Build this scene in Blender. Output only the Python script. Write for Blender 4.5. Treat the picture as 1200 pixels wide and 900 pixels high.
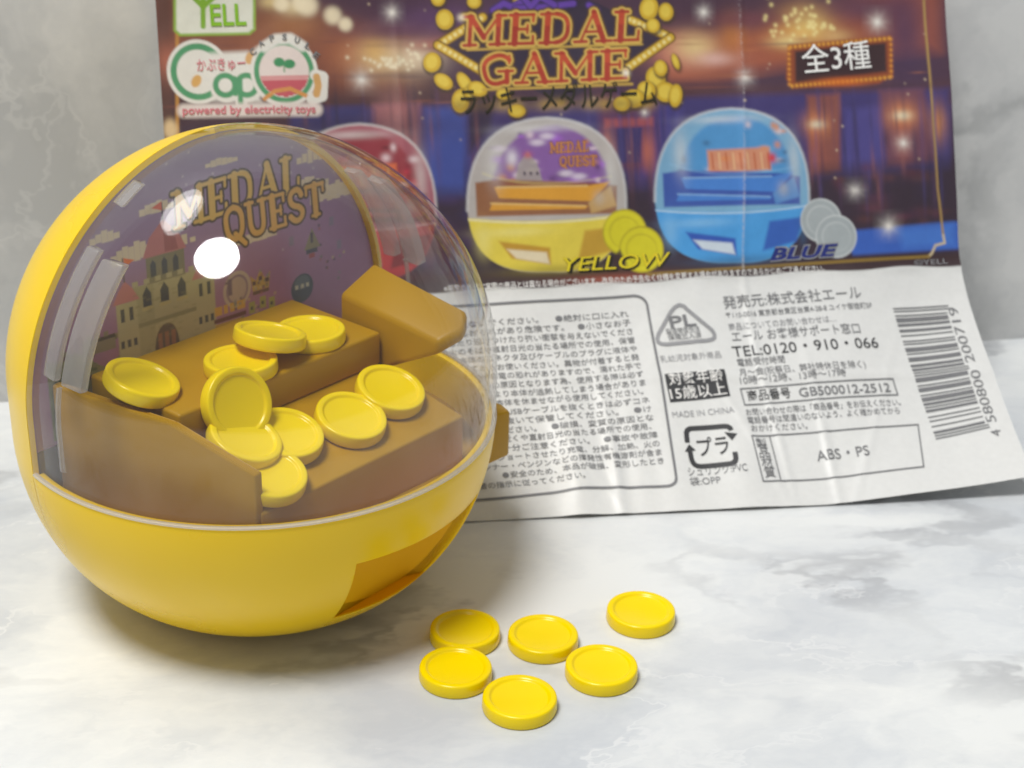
import bpy, bmesh, math, random
import numpy as np
from mathutils import Vector, Matrix

sc = bpy.context.scene
for o in list(bpy.data.objects):
    bpy.data.objects.remove(o)
COL = sc.collection
R = math.radians

# ------------------------------------------------------------------ camera
TILT, ROLL, CAM_H = R(25.1), R(1.7), 0.144
cam = bpy.data.cameras.new("camera")
cam.sensor_width = 36.0
cam.lens = 36.0 * 1900 / 1200
cam.clip_start, cam.clip_end = 0.005, 50
cam.dof.use_dof = True
cam.dof.focus_distance = 0.215
cam.dof.aperture_fstop = 50
cam_ob = bpy.data.objects.new("camera", cam)
COL.objects.link(cam_ob)
fw = Vector((0, math.cos(TILT), -math.sin(TILT)))
rt0 = Vector((1, 0, 0)); up0 = rt0.cross(fw)
rt = rt0 * math.cos(ROLL) + up0 * math.sin(ROLL)
up = -rt0 * math.sin(ROLL) + up0 * math.cos(ROLL)
mw = Matrix((rt, up, -fw)).transposed().to_4x4()
mw.translation = (0, 0, CAM_H)
cam_ob.matrix_world = mw
sc.camera = cam_ob

# ------------------------------------------------------------------ light
world = bpy.data.worlds.new("World")
sc.world = world
world.use_nodes = True
world.node_tree.nodes["Background"].inputs[0].default_value = (0.97, 0.985, 1.0, 1)
world.node_tree.nodes["Background"].inputs[1].default_value = 0.24
BALL = Vector((-0.0399, 0.2302, 0.04))


def area_lamp(name, direction, dist, sx, sy, power, color, shape='ELLIPSE'):
    l = bpy.data.lights.new(name, 'AREA')
    l.shape = shape; l.size = sx; l.size_y = sy
    l.energy = power; l.color = color
    o = bpy.data.objects.new(name, l); COL.objects.link(o)
    d = Vector(direction).normalized()
    o.location = BALL + d * dist
    o.rotation_euler = d.to_track_quat('Z', 'Y').to_euler()
    return o


area_lamp("ceiling_lamp", (-0.20, -0.27, 0.939), 1.4, 0.44, 0.44, 18.3, (1, 0.995, 0.98))
area_lamp("second_lamp", (-0.44, 0.20, 0.86), 1.5, 0.55, 0.32, 3.4, (1, 0.985, 0.96))

sc.view_settings.view_transform = 'Standard'
sc.view_settings.look = 'None'
sc.view_settings.exposure = 0
sc.view_settings.gamma = 1
sc.cycles.max_bounces = 14
sc.cycles.transparent_max_bounces = 24
sc.cycles.glossy_bounces = 5


# ------------------------------------------------------------------ helpers
def lin(c):
    c = np.asarray(c, float) / 255.0
    return np.where(c <= 0.04045, c / 12.92, ((c + 0.055) / 1.055) ** 2.4)


def tag(o, label, cat, group=None):
    o["label"] = label; o["category"] = cat
    if group: o["group"] = group
    return o


def link(name, me, mat=None, parent=None):
    o = bpy.data.objects.new(name, me)
    COL.objects.link(o)
    if mat is not None: me.materials.append(mat)
    if parent is not None: o.parent = parent
    return o


def mesh_from(verts, faces, smooth=False):
    me = bpy.data.meshes.new("m")
    me.from_pydata([tuple(map(float, v)) for v in verts], [], faces)
    me.update()
    if smooth:
        for p in me.polygons: p.use_smooth = True
    return me


def bake_mods(o, sharp=40):
    dg = bpy.context.evaluated_depsgraph_get()
    me = bpy.data.meshes.new_from_object(o.evaluated_get(dg), depsgraph=dg)
    o.modifiers.clear()
    o.data = me
    for p in me.polygons: p.use_smooth = True
    me.set_sharp_from_angle(angle=R(sharp))
    return o


def nmat(name):
    m = bpy.data.materials.new(name)
    m.use_nodes = True
    nt = m.node_tree
    return m, nt, nt.nodes["Principled BSDF"]


def plastic(name, base, rough=0.3, spec=0.5, sss=0.0, var=0.06, bump=0.02, scale=60.0, coat=0.0):
    m, nt, b = nmat(name)
    b.inputs["Roughness"].default_value = rough
    b.inputs["Specular IOR Level"].default_value = spec
    b.inputs["Subsurface Weight"].default_value = sss
    b.inputs["Subsurface Radius"].default_value = (1.0, 0.6, 0.15)
    b.inputs["Subsurface Scale"].default_value = 0.0015
    b.inputs["Coat Weight"].default_value = coat
    b.inputs["Coat Roughness"].default_value = 0.1
    tc = nt.nodes.new("ShaderNodeTexCoord")
    n = nt.nodes.new("ShaderNodeTexNoise"); n.inputs["Scale"].default_value = scale
    n.inputs["Detail"].default_value = 4
    nt.links.new(tc.outputs["Object"], n.inputs["Vector"])
    mx = nt.nodes.new("ShaderNodeMix"); mx.data_type = 'RGBA'
    c = np.array(base)
    mx.inputs[6].default_value = (*(c * (1 - var)), 1)
    mx.inputs[7].default_value = (*np.minimum(c * (1 + var), 1), 1)
    nt.links.new(n.outputs["Fac"], mx.inputs[0])
    nt.links.new(mx.outputs[2], b.inputs["Base Color"])
    n2 = nt.nodes.new("ShaderNodeTexNoise"); n2.inputs["Scale"].default_value = scale * 9
    n2.inputs["Detail"].default_value = 3
    nt.links.new(tc.outputs["Object"], n2.inputs["Vector"])
    mr = nt.nodes.new("ShaderNodeMapRange")
    mr.inputs[3].default_value = rough * 0.8; mr.inputs[4].default_value = min(1, rough * 1.25)
    nt.links.new(n.outputs["Fac"], mr.inputs[0]); nt.links.new(mr.outputs[0], b.inputs["Roughness"])
    bp = nt.nodes.new("ShaderNodeBump"); bp.inputs["Strength"].default_value = bump
    bp.inputs["Distance"].default_value = 0.0004
    nt.links.new(n2.outputs["Fac"], bp.inputs["Height"])
    nt.links.new(bp.outputs[0], b.inputs["Normal"])
    return m


def clear_plastic(name, tint=(0.97, 0.975, 0.975), haze=0.0, rough=0.03, ior=1.5, bumpy=0.0, haze_col=(0.8, 0.8, 0.78)):
    m, nt, b = nmat(name)
    nt.nodes.remove(b)
    out = nt.nodes["Material Output"]
    N = nt.nodes.new; L = nt.links.new
    geo = N("ShaderNodeNewGeometry")
    mi = N("ShaderNodeMapRange")
    mi.inputs[3].default_value = ior; mi.inputs[4].default_value = 1.0 / ior
    L(geo.outputs["Backfacing"], mi.inputs[0])
    fr = N("ShaderNodeFresnel"); L(mi.outputs[0], fr.inputs["IOR"])
    tr = N("ShaderNodeBsdfTransparent"); tr.inputs[0].default_value = (*tint, 1)
    gl = N("ShaderNodeBsdfGlossy"); gl.inputs["Roughness"].default_value = rough
    df = N("ShaderNodeBsdfDiffuse"); df.inputs[0].default_value = (*haze_col, 1)
    tl = N("ShaderNodeBsdfTranslucent"); tl.inputs[0].default_value = (*haze_col, 1)
    md = N("ShaderNodeMixShader"); md.inputs[0].default_value = 0.5
    L(df.outputs[0], md.inputs[1]); L(tl.outputs[0], md.inputs[2])
    m1 = N("ShaderNodeMixShader"); m1.inputs[0].default_value = haze
    L(tr.outputs[0], m1.inputs[1]); L(md.outputs[0], m1.inputs[2])
    m2 = N("ShaderNodeMixShader")
    L(fr.outputs[0], m2.inputs[0]); L(m1.outputs[0], m2.inputs[1]); L(gl.outputs[0], m2.inputs[2])
    L(m2.outputs[0], out.inputs[0])
    tc = N("ShaderNodeTexCoord")
    if bumpy:
        n = N("ShaderNodeTexNoise"); n.inputs["Scale"].default_value = 110; n.inputs["Detail"].default_value = 2
        L(tc.outputs["Object"], n.inputs["Vector"])
        bp = N("ShaderNodeBump"); bp.inputs["Strength"].default_value = bumpy; bp.inputs["Distance"].default_value = 0.0005
        L(n.outputs["Fac"], bp.inputs["Height"])
        L(bp.outputs[0], fr.inputs["Normal"]); L(bp.outputs[0], gl.inputs["Normal"])
    # fine smears on the surface
    n3 = N("ShaderNodeTexNoise"); n3.inputs["Scale"].default_value = 45; n3.inputs["Detail"].default_value = 6
    L(tc.outputs["Object"], n3.inputs["Vector"])
    r3 = N("ShaderNodeMapRange"); r3.inputs[1].default_value = 0.42; r3.inputs[2].default_value = 0.75
    r3.inputs[3].default_value = rough * 0.7; r3.inputs[4].default_value = rough * 2.4
    L(n3.outputs["Fac"], r3.inputs[0]); L(r3.outputs[0], gl.inputs["Roughness"])
    return m


def vcol_mat(name, rough=0.4, coat=0.0, gain=1.0):
    m, nt, b = nmat(name)
    a = nt.nodes.new("ShaderNodeAttribute"); a.attribute_name = "print"
    tc = nt.nodes.new("ShaderNodeTexCoord")
    n = nt.nodes.new("ShaderNodeTexNoise"); n.inputs["Scale"].default_value = 900; n.inputs["Detail"].default_value = 2
    nt.links.new(tc.outputs["Object"], n.inputs["Vector"])
    mr = nt.nodes.new("ShaderNodeMapRange"); mr.inputs[3].default_value = 0.94 * gain; mr.inputs[4].default_value = 1.04 * gain
    nt.links.new(n.outputs["Fac"], mr.inputs[0])
    vm = nt.nodes.new("ShaderNodeVectorMath"); vm.operation = 'SCALE'
    nt.links.new(a.outputs["Color"], vm.inputs[0]); nt.links.new(mr.outputs[0], vm.inputs["Scale"])
    nt.links.new(vm.outputs[0], b.inputs["Base Color"])
    b.inputs["Roughness"].default_value = rough
    b.inputs["Coat Weight"].default_value = coat
    b.inputs["Coat Roughness"].default_value = 0.15
    return m


def ink(name, rgb, rough=0.5):
    m, nt, b = nmat(name)
    tc = nt.nodes.new("ShaderNodeTexCoord")
    n = nt.nodes.new("ShaderNodeTexNoise"); n.inputs["Scale"].default_value = 1500
    nt.links.new(tc.outputs["Object"], n.inputs["Vector"])
    mx = nt.nodes.new("ShaderNodeMix"); mx.data_type = 'RGBA'
    c = lin(rgb)
    mx.inputs[6].default_value = (*(c * 0.85), 1); mx.inputs[7].default_value = (*np.minimum(c * 1.15, 1), 1)
    nt.links.new(n.outputs["Fac"], mx.inputs[0]); nt.links.new(mx.outputs[2], b.inputs["Base Color"])
    b.inputs["Roughness"].default_value = rough
    return m


def marble(name, base, cool, dark, scale, rough, vein, angle=0.0, stretch=1.0, light=0.0, seed=0.0, mottle=0.6):
    m, nt, b = nmat(name)
    N = nt.nodes.new; L = nt.links.new
    tc = N("ShaderNodeTexCoord")
    mp = N("ShaderNodeMapping")
    mp.inputs["Location"].default_value = (seed, seed * 0.7, seed * 0.3)
    mp.inputs["Rotation"].default_value = (0, 0, angle)
    mp.inputs["Scale"].default_value = (scale, scale * stretch, scale)
    L(tc.outputs["Object"], mp.inputs[0])
    # domain warp
    w = N("ShaderNodeTexNoise"); w.inputs["Scale"].default_value = 0.9; w.inputs["Detail"].default_value = 5
    w.inputs["Roughness"].default_value = 0.6
    L(mp.outputs[0], w.inputs["Vector"])
    sub = N("ShaderNodeVectorMath"); sub.operation = 'SUBTRACT'; sub.inputs[1].default_value = (0.5, 0.5, 0.5)
    L(w.outputs["Color"], sub.inputs[0])
    scl = N("ShaderNodeVectorMath"); scl.operation = 'SCALE'; scl.inputs["Scale"].default_value = 1.7
    L(sub.outputs[0], scl.inputs[0])
    add = N("ShaderNodeVectorMath"); add.operation = 'ADD'
    L(mp.outputs[0], add.inputs[0]); L(scl.outputs[0], add.inputs[1])
    # soft clouds
    cl = N("ShaderNodeTexNoise"); cl.inputs["Scale"].default_value = 0.55; cl.inputs["Detail"].default_value = 7
    cl.inputs["Roughness"].default_value = 0.6
    L(add.outputs[0], cl.inputs["Vector"])
    r1 = N("ShaderNodeValToRGB"); r1.color_ramp.elements[0].position = 0.36; r1.color_ramp.elements[1].position = 0.60
    r1.color_ramp.elements[0].color = (*cool, 1); r1.color_ramp.elements[1].color = (*base, 1)
    L(cl.outputs["Fac"], r1.inputs[0])
    mixc = N("ShaderNodeMix"); mixc.data_type = 'RGBA'
    mixc.inputs[0].default_value = mottle
    mixc.inputs[6].default_value = (*base, 1); L(r1.outputs[0], mixc.inputs[7])
    # thin dark veins: ridges of a second warped noise
    vn = N("ShaderNodeTexNoise"); vn.inputs["Scale"].default_value = 0.42; vn.inputs["Detail"].default_value = 4
    vn.inputs["Roughness"].default_value = 0.5
    off = N("ShaderNodeVectorMath"); off.operation = 'ADD'; off.inputs[1].default_value = (7.3, 2.1, 4.4)
    L(add.outputs[0], off.inputs[0]); L(off.outputs[0], vn.inputs["Vector"])

    def ridge(src, width):
        s = N("ShaderNodeMath"); s.operation = 'SUBTRACT'; s.inputs[1].default_value = 0.5; L(src, s.inputs[0])
        ab = N("ShaderNodeMath"); ab.operation = 'ABSOLUTE'; L(s.outputs[0], ab.inputs[0])
        mr = N("ShaderNodeMapRange"); mr.interpolation_type = 'SMOOTHSTEP'
        mr.inputs[1].default_value = 0; mr.inputs[2].default_value = width
        mr.inputs[3].default_value = 1; mr.inputs[4].default_value = 0
        L(ab.outputs[0], mr.inputs[0]); return mr.outputs[0]
    v1 = ridge(vn.outputs["Fac"], 0.034)
    gate = N("ShaderNodeTexNoise"); gate.inputs["Scale"].default_value = 0.8; gate.inputs["Detail"].default_value = 2
    L(mp.outputs[0], gate.inputs["Vector"])
    gm = N("ShaderNodeMapRange"); gm.inputs[1].default_value = 0.45; gm.inputs[2].default_value = 0.66
    L(gate.outputs["Fac"], gm.inputs[0])
    vv = N("ShaderNodeMath"); vv.operation = 'MULTIPLY'; L(v1, vv.inputs[0]); L(gm.outputs[0], vv.inputs[1])
    vs = N("ShaderNodeMath"); vs.operation = 'MULTIPLY'; L(vv.outputs[0], vs.inputs[0]); vs.inputs[1].default_value = vein
    mv = N("ShaderNodeMix"); mv.data_type = 'RGBA'
    L(vs.outputs[0], mv.inputs[0]); L(mixc.outputs[2], mv.inputs[6]); mv.inputs[7].default_value = (*dark, 1)
    last = mv.outputs[2]
    if light:
        ln = N("ShaderNodeTexNoise"); ln.inputs["Scale"].default_value = 1.1; ln.inputs["Detail"].default_value = 5
        of2 = N("ShaderNodeVectorMath"); of2.operation = 'ADD'; of2.inputs[1].default_value = (1.7, 9.1, 3.4)
        L(add.outputs[0], of2.inputs[0]); L(of2.outputs[0], ln.inputs["Vector"])
        v2 = ridge(ln.outputs["Fac"], 0.016)
        g2 = N("ShaderNodeMapRange"); g2.inputs[1].default_value = 0.56; g2.inputs[2].default_value = 0.42
        L(cl.outputs["Fac"], g2.inputs[0])
        m2 = N("ShaderNodeMath"); m2.operation = 'MULTIPLY'; L(v2, m2.inputs[0]); L(g2.outputs[0], m2.inputs[1])
        m3 = N("ShaderNodeMath"); m3.operation = 'MULTIPLY'; L(m2.outputs[0], m3.inputs[0]); m3.inputs[1].default_value = light
        ml = N("ShaderNodeMix"); ml.data_type = 'RGBA'
        L(m3.outputs[0], ml.inputs[0]); L(last, ml.inputs[6]); ml.inputs[7].default_value = (0.9, 0.9, 0.89, 1)
        last = ml.outputs[2]
    # faint warm tint patches
    wn = N("ShaderNodeTexNoise"); wn.inputs["Scale"].default_value = 0.35; wn.inputs["Detail"].default_value = 3
    L(off.outputs[0], wn.inputs["Vector"])
    wm = N("ShaderNodeMapRange"); wm.inputs[1].default_value = 0.5; wm.inputs[2].default_value = 0.7; wm.inputs[4].default_value = 0.55
    L(wn.outputs["Fac"], wm.inputs[0])
    mt = N("ShaderNodeMix"); mt.data_type = 'RGBA'; mt.blend_type = 'MULTIPLY'
    L(wm.outputs[0], mt.inputs[0]); L(last, mt.inputs[6]); mt.inputs[7].default_value = (1.0, 0.985, 0.955, 1)
    L(mt.outputs[2], b.inputs["Base Color"])
    b.inputs["Roughness"].default_value = rough
    b.inputs["Specular IOR Level"].default_value = 0.35
    return m


class Raster:
    """Artwork on a grid of points (x along columns, y along rows), linear colours."""
    def __init__(s, X, Y, base):
        s.X, s.Y = X, Y
        s.a = np.zeros(X.shape + (3,)); s.a[:] = lin(base)
        s.px = abs(X[0, 1] - X[0, 0])

    def win(s, x0, x1, y0, y1):
        m = (s.X >= x0) & (s.X <= x1) & (s.Y >= y0) & (s.Y <= y1)
        r = np.where(m.any(1))[0]; c = np.where(m.any(0))[0]
        if len(r) == 0 or len(c) == 0: return None
        return slice(r[0], r[-1] + 1), slice(c[0], c[-1] + 1)

    def put(s, w, al, col):
        col = col if isinstance(col, np.ndarray) and col.ndim == 3 else lin(col)
        s.a[w] = s.a[w] * (1 - al[..., None]) + col * al[..., None]

    def glow(s, x, y, rx, ry, col, k=1.0, p=2.0):
        w = s.win(x - 3 * rx, x + 3 * rx, y - 3 * ry, y + 3 * ry)
        if w is None: return
        d = np.sqrt(((s.X[w] - x) / rx) ** 2 + ((s.Y[w] - y) / ry) ** 2)
        s.put(w, np.clip(k * np.exp(-d ** p), 0, 1), col)

    def ell(s, x, y, rx, ry, col, k=1.0, rot=0.0, soft=None):
        q = max(rx, ry) + 1
        w = s.win(x - q, x + q, y - q, y + q)
        if w is None: return
        dx, dy = s.X[w] - x, s.Y[w] - y
        c, n = math.cos(rot), math.sin(rot)
        u, v = dx * c + dy * n, -dx * n + dy * c
        d = (1 - np.sqrt((u / rx) ** 2 + (v / ry) ** 2)) * min(rx, ry)
        so = soft or s.px
        s.put(w, k * np.clip(d / so + 0.5, 0, 1), col)

    def poly(s, pts, col, k=1.0, soft=None, grow=0.0):
        P = np.array(pts, float); so = soft or s.px
        q = so + grow + s.px
        w = s.win(P[:, 0].min() - q, P[:, 0].max() + q, P[:, 1].min() - q, P[:, 1].max() + q)
        if w is None: return
        X, Y = s.X[w], s.Y[w]
        ins = np.zeros(X.shape, bool); dm = np.full(X.shape, 1e9)
        for i in range(len(P)):
            (x0, y0), (x1, y1) = P[i], P[(i + 1) % len(P)]
            ex, ey = x1 - x0, y1 - y0
            t = np.clip(((X - x0) * ex + (Y - y0) * ey) / (ex * ex + ey * ey + 1e-12), 0, 1)
            dm = np.minimum(dm, np.hypot(X - x0 - t * ex, Y - y0 - t * ey))
            if abs(ey) > 1e-9:
                cr = ((y0 > Y) != (y1 > Y)) & (X < (x1 - x0) * (Y - y0) / ey + x0)
                ins ^= cr
        sd = np.where(ins, dm, -dm) + grow
        s.put(w, k * np.clip(sd / so + 0.5, 0, 1), col)

    def line(s, pts, wid, col, k=1.0, soft=None):
        P = np.array(pts, float); so = soft or s.px; q = wid + so
        w = s.win(P[:, 0].min() - q, P[:, 0].max() + q, P[:, 1].min() - q, P[:, 1].max() + q)
        if w is None: return
        X, Y = s.X[w], s.Y[w]; dm = np.full(X.shape, 1e9)
        for (x0, y0), (x1, y1) in zip(P[:-1], P[1:]):
            ex, ey = x1 - x0, y1 - y0
            t = np.clip(((X - x0) * ex + (Y - y0) * ey) / (ex * ex + ey * ey + 1e-12), 0, 1)
            dm = np.minimum(dm, np.hypot(X - x0 - t * ex, Y - y0 - t * ey))
        s.put(w, k * np.clip((wid / 2 - dm) / so + 0.5, 0, 1), col)

    def star(s, x, y, r, col=(255, 250, 240), k=1.0):
        s.glow(x, y, r, r, col, 0.9 * k, 1.2)
        for a in (0.6, 2.2, 1.57, 0.0):
            c, n = math.cos(a), math.sin(a)
            for q in np.linspace(-1, 1, 9):
                s.glow(x + c * q * r * 2.4, y + n * q * r * 2.4, r * .35, r * .35, col, 0.16 * k * (1 - abs(q)) + 0.02)


def bez(p0, p1, p2, n=8):
    return [((1 - t) ** 2 * p0[0] + 2 * t * (1 - t) * p1[0] + t * t * p2[0],
             (1 - t) ** 2 * p0[1] + 2 * t * (1 - t) * p1[1] + t * t * p2[1]) for t in np.linspace(0, 1, n)]


# letters with slab serifs: strokes (points, width) in a unit box, y down
SLAB = {
    'M': [([(.14, .06), (.14, .94)], .15), ([(.86, .06), (.86, .94)], .2), ([(.14, .06), (.5, .72)], .2), ([(.5, .72), (.86, .06)], .1),
          ([(.0, .94), (.3, .94)], .12), ([(.66, .94), (1.04, .94)], .12), ([(-.02, .06), (.2, .06)], .12), ([(.8, .06), (1.04, .06)], .12)],
    'E': [([(.24, .06), (.24, .94)], .24), ([(.02, .06), (.92, .06)], .12), ([(.02, .94), (.94, .94)], .12), ([(.24, .5), (.7, .5)], .11),
          ([(.9, .06), (.9, .26)], .1), ([(.92, .94), (.92, .72)], .1), ([(.7, .38), (.7, .62)], .09)],
    'D': [([(.22, .06), (.22, .94)], .24), ([(.0, .06), (.5, .06)], .12), ([(.0, .94), (.5, .94)], .12),
          (bez((.5, .06), (.9, .1), (.88, .5)) + bez((.88, .5), (.9, .9), (.5, .94)), .17)],
    'A': [([(.14, .94), (.5, .04)], .1), ([(.5, .04), (.84, .94)], .22), ([(.26, .64), (.72, .64)], .1),
          ([(-.04, .94), (.32, .94)], .12), ([(.62, .94), (1.06, .94)], .12)],
    'L': [([(.24, .06), (.24, .94)], .24), ([(.0, .06), (.48, .06)], .12), ([(.0, .94), (.92, .94)], .12), ([(.9, .94), (.92, .66)], .1)],
    'G': [(bez((.9, .2), (.7, -.02), (.42, .07)) + bez((.42, .07), (.02, .2), (.12, .55)) + bez((.12, .55), (.2, .98), (.56, .94)) + [(.86, .86)], .17),
          ([(.84, .9), (.84, .56)], .2), ([(.56, .55), (1.02, .55)], .11), ([(.9, .06), (.9, .3)], .09)],
    'Q': [(bez((.5, .05), (.06, .1), (.1, .48)) + bez((.1, .48), (.12, .9), (.5, .92)), .18),
          (bez((.5, .05), (.92, .1), (.88, .48)) + bez((.88, .48), (.88, .9), (.5, .92)), .18), ([(.5, .78), (.95, 1.12)], .16)],
    'U': [([(.16, .06), (.16, .62)] + bez((.16, .62), (.2, .95), (.5, .94)) + bez((.5, .94), (.8, .95), (.82, .62)) + [(.82, .06)], .18),
          ([(-.02, .06), (.34, .06)], .12), ([(.64, .06), (1., .06)], .12)],
    'S': [(bez((.86, .24), (.76, .02), (.46, .07)) + bez((.46, .07), (.08, .14), (.2, .38)) + bez((.2, .38), (.3, .5), (.6, .54)) +
           bez((.6, .54), (.98, .66), (.82, .84)) + bez((.82, .84), (.5, 1.06), (.12, .78)), .19)],
    'T': [([(.5, .06), (.5, .94)], .22), ([(.02, .08), (.98, .08)], .14), ([(.04, .06), (.02, .3)], .1), ([(.96, .06), (.98, .3)], .1),
          ([(.3, .94), (.7, .94)], .11)],
}


def slab_word(ras, word, tl, tr, bl, fill, edge, edge2=None, gap=0.16, ew=0.5, conv=None, widths=None):
    """Letters on the parallelogram top-left, top-right, bottom-left; conv maps measures to artwork units."""
    conv = conv or (lambda p: p)
    wd = widths or {'M': 1.25, 'E': .86, 'D': 1.0, 'A': 1.06, 'L': .84, 'G': 1.0, 'Q': 1.0, 'U': 1.0, 'S': .85, 'T': .95}
    tot = sum(wd[c] for c in word) + gap * (len(word) - 1)
    ux, uy = (tr[0] - tl[0]) / tot, (tr[1] - tl[1]) / tot
    vx, vy = bl[0] - tl[0], bl[1] - tl[1]
    H = math.hypot(vx, vy); wsc = math.hypot(ux, uy)
    strokes = []
    x = 0.0
    sc_ = None
    for c in word:
        for pts, w in SLAB[c]:
            q = [conv((tl[0] + ux * (x + px * wd[c]) + vx * py, tl[1] + uy * (x + px * wd[c]) + vy * py)) for px, py in pts]
            if sc_ is None:
                p0 = conv(tl); p1 = conv(bl); sc_ = math.hypot(p1[0] - p0[0], p1[1] - p0[1])
            strokes.append((q, w * sc_ * 0.85))
        x += wd[c] + gap
    if edge2 is not None:
        for q, w in strokes: ras.line(q, w + 3.2 * ew, edge2)
    for q, w in strokes: ras.line(q, w + 1.7 * ew, edge)
    for q, w in strokes: ras.line(q, w, fill)


# ------------------------------------------------------------------ table and wall
WA = np.array([-0.10245464, 0.29136543, 0.0])            # where the wall meets the table
WE = np.array([0.97632104, 0.21632666, 0.0])             # along the wall
WN = np.array([0.21632666, -0.97632104, 0.0])            # out of the wall
WO = np.array([-0.06633222, 0.29936920, 0.0])
YAW = math.atan2(WE[1], WE[0])

M_TABLE = marble("white_marble_top", (0.775, 0.79, 0.785), (0.53, 0.56, 0.60), (0.33, 0.34, 0.36), 25, 0.28, 0.62, angle=0.35, stretch=1.7, light=0.34, seed=3.1, mottle=0.95)
M_WALL = marble("grey_marble_wall", (0.78, 0.78, 0.77), (0.53, 0.54, 0.55), (0.36, 0.37, 0.37), 24, 0.36, 0.55, angle=0.0, stretch=1.0, light=0.2, seed=6.9, mottle=1.0)


def slab_box(name, cx, cy, sx, sy, z0, z1, rz, mat):
    bm = bmesh.new()
    bmesh.ops.create_cube(bm, size=1)
    for v in bm.verts: v.co = Vector((v.co.x * sx, v.co.y * sy, (v.co.z + 0.5) * (z1 - z0)))
    bmesh.ops.bevel(bm, geom=bm.edges[:], offset=0.0006, segments=2, affect='EDGES')
    me = bpy.data.meshes.new(name); bm.to_mesh(me); bm.free()
    o = link(name, me, mat); o.location = (cx, cy, z0); o.rotation_euler[2] = rz
    return o


c0 = WO + WE * 0.06 + WN * 0.25
t = slab_box("table_top", c0[0], c0[1], 0.9, 0.56, -0.02, 0.0, YAW, M_TABLE)
t["kind"] = "structure"
c1 = WO + WE * 0.06 - WN * 0.0062
t = slab_box("wall", c1[0], c1[1], 0.9, 0.012, -0.02, 0.21, YAW, M_WALL)
t["kind"] = "structure"

# ------------------------------------------------------------------ leaflet
# cross-section rows from the top edge down: distance from the wall, height, length along the wall (mm)
ROWS = [(2, 96, 152.2), (6.2, 79.5, 152.2), (15, 60, 152.4), (22, 42, 153.3), (27.2, 30.3, 153.5), (31.5, 25.2, 153.6), (44.5, 13.9, 153.2), (63, 0.15, 151.5)]
PW = 153.6
_p = np.array([(r[0], r[1]) for r in ROWS], float)
_Y = np.concatenate([[0], np.cumsum(np.hypot(*np.diff(_p, axis=0).T))])
PH = _Y[-1]


def _herm(y, vals):
    vals = np.asarray(vals, float)
    k = np.clip(np.searchsorted(_Y, y, side='right') - 1, 0, len(_Y) - 2)
    d = np.gradient(vals, _Y); h = _Y[k + 1] - _Y[k]; t = (y - _Y[k]) / h
    return vals[k] * (2 * t ** 3 - 3 * t ** 2 + 1) + d[k] * h * (t ** 3 - 2 * t ** 2 + t) + vals[k + 1] * (-2 * t ** 3 + 3 * t ** 2) + d[k + 1] * h * (t ** 3 - t ** 2)


def paper_base(X, Y):
    n = _herm(Y, _p[:, 0]); z = _herm(Y, _p[:, 1]); er = _herm(Y, [r[2] for r in ROWS])
    s = X / PW
    e = -1.3 + (er + 1.3) * s
    lo = np.clip((Y - _Y[5]) / (_Y[7] - _Y[5]), 0, 1)
    n = n + lo * (-4.5 + 10.5 * s)
    z = z + lo ** 2 * 4.0 * np.clip((s - .74) / .26, 0, 1) ** 1.3
    return (WO + (e[..., None] * WE + n[..., None] * WN) / 1000) + z[..., None] / 1000 * np.array([0, 0, 1.])


def gauss(v, c, w): return np.exp(-((v - c) / w) ** 2)


def bump_h(X, Y):
    """creases, folds and soft waves of the handled sheet, in mm"""
    lo = np.clip((Y - 74) / 40, 0, 1)
    h = 0.5 * np.sin(X * 0.085 + 0.6 + Y * .012) * np.sin(Y * 0.05 + 0.4) + 0.25 * np.sin(X * .19 + Y * .11)
    xc = 109.5 - 0.02 * (Y - 40) + 1.2 * np.sin(Y * .06)
    h += 0.22 * gauss(X, xc, 0.8) + 0.2 * np.tanh((X - xc) / 4.0)                 # long upright fold
    h += lo ** 1.5 * (0.9 * gauss(X, 76.5, 1.3) + 0.7 * gauss(X, 81, 3.0) + 0.4 * gauss(X, 117, 0.9) - 0.5 * gauss(X, 66, 4))
    h += 0.22 * gauss(Y, 70.8, 0.8) * (0.6 + 0.4 * np.sin(X * .5))                  # bend line
    h += 0.24 * gauss(Y, 86 + .05 * X, 1.0) * np.clip((X - 55) / 20, 0, 1) + 0.26 * gauss(X - .35 * (Y - 95), 100, 0.9) * lo + 0.22 * gauss(X + .5 * (Y - 95), 131, 1.0) * lo + 0.2 * gauss(X - .6 * (Y - 95), 64, 0.9) * lo
    h += 0.2 * gauss(X, 43.5, 0.8)
    h += 0.03 * np.sin(X * .8 + 2 * np.sin(Y * .31)) * np.sin(Y * .6 + X * .2)
    h += lo ** 2 * (1.5 * gauss(X, 69, 3.2) + 1.3 * gauss(X, 87, 4.5) + 0.8 * gauss(X, 101, 5) + 0.6 * np.sin(X * .21))
    return h * np.clip(1.25 - lo * gauss(Y, PH, 9) * 0.9, 0, 1) + lo * 0.45 * gauss(Y, PH, 9)


def paper(X, Y, off=0.0):
    X = np.asarray(X, float); Y = np.asarray(Y, float)
    P = paper_base(X, Y)
    a = paper_base(X + .2, Y) - P; b_ = paper_base(X, Y + .2) - P
    N = np.cross(b_, a); N /= np.linalg.norm(N, axis=-1)[..., None]
    N = np.where((N @ WN + N[..., 2] * .5)[..., None] < 0, -N, N)
    return P + N * ((bump_h(X, Y) + off)[..., None] / 1000)


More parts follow.
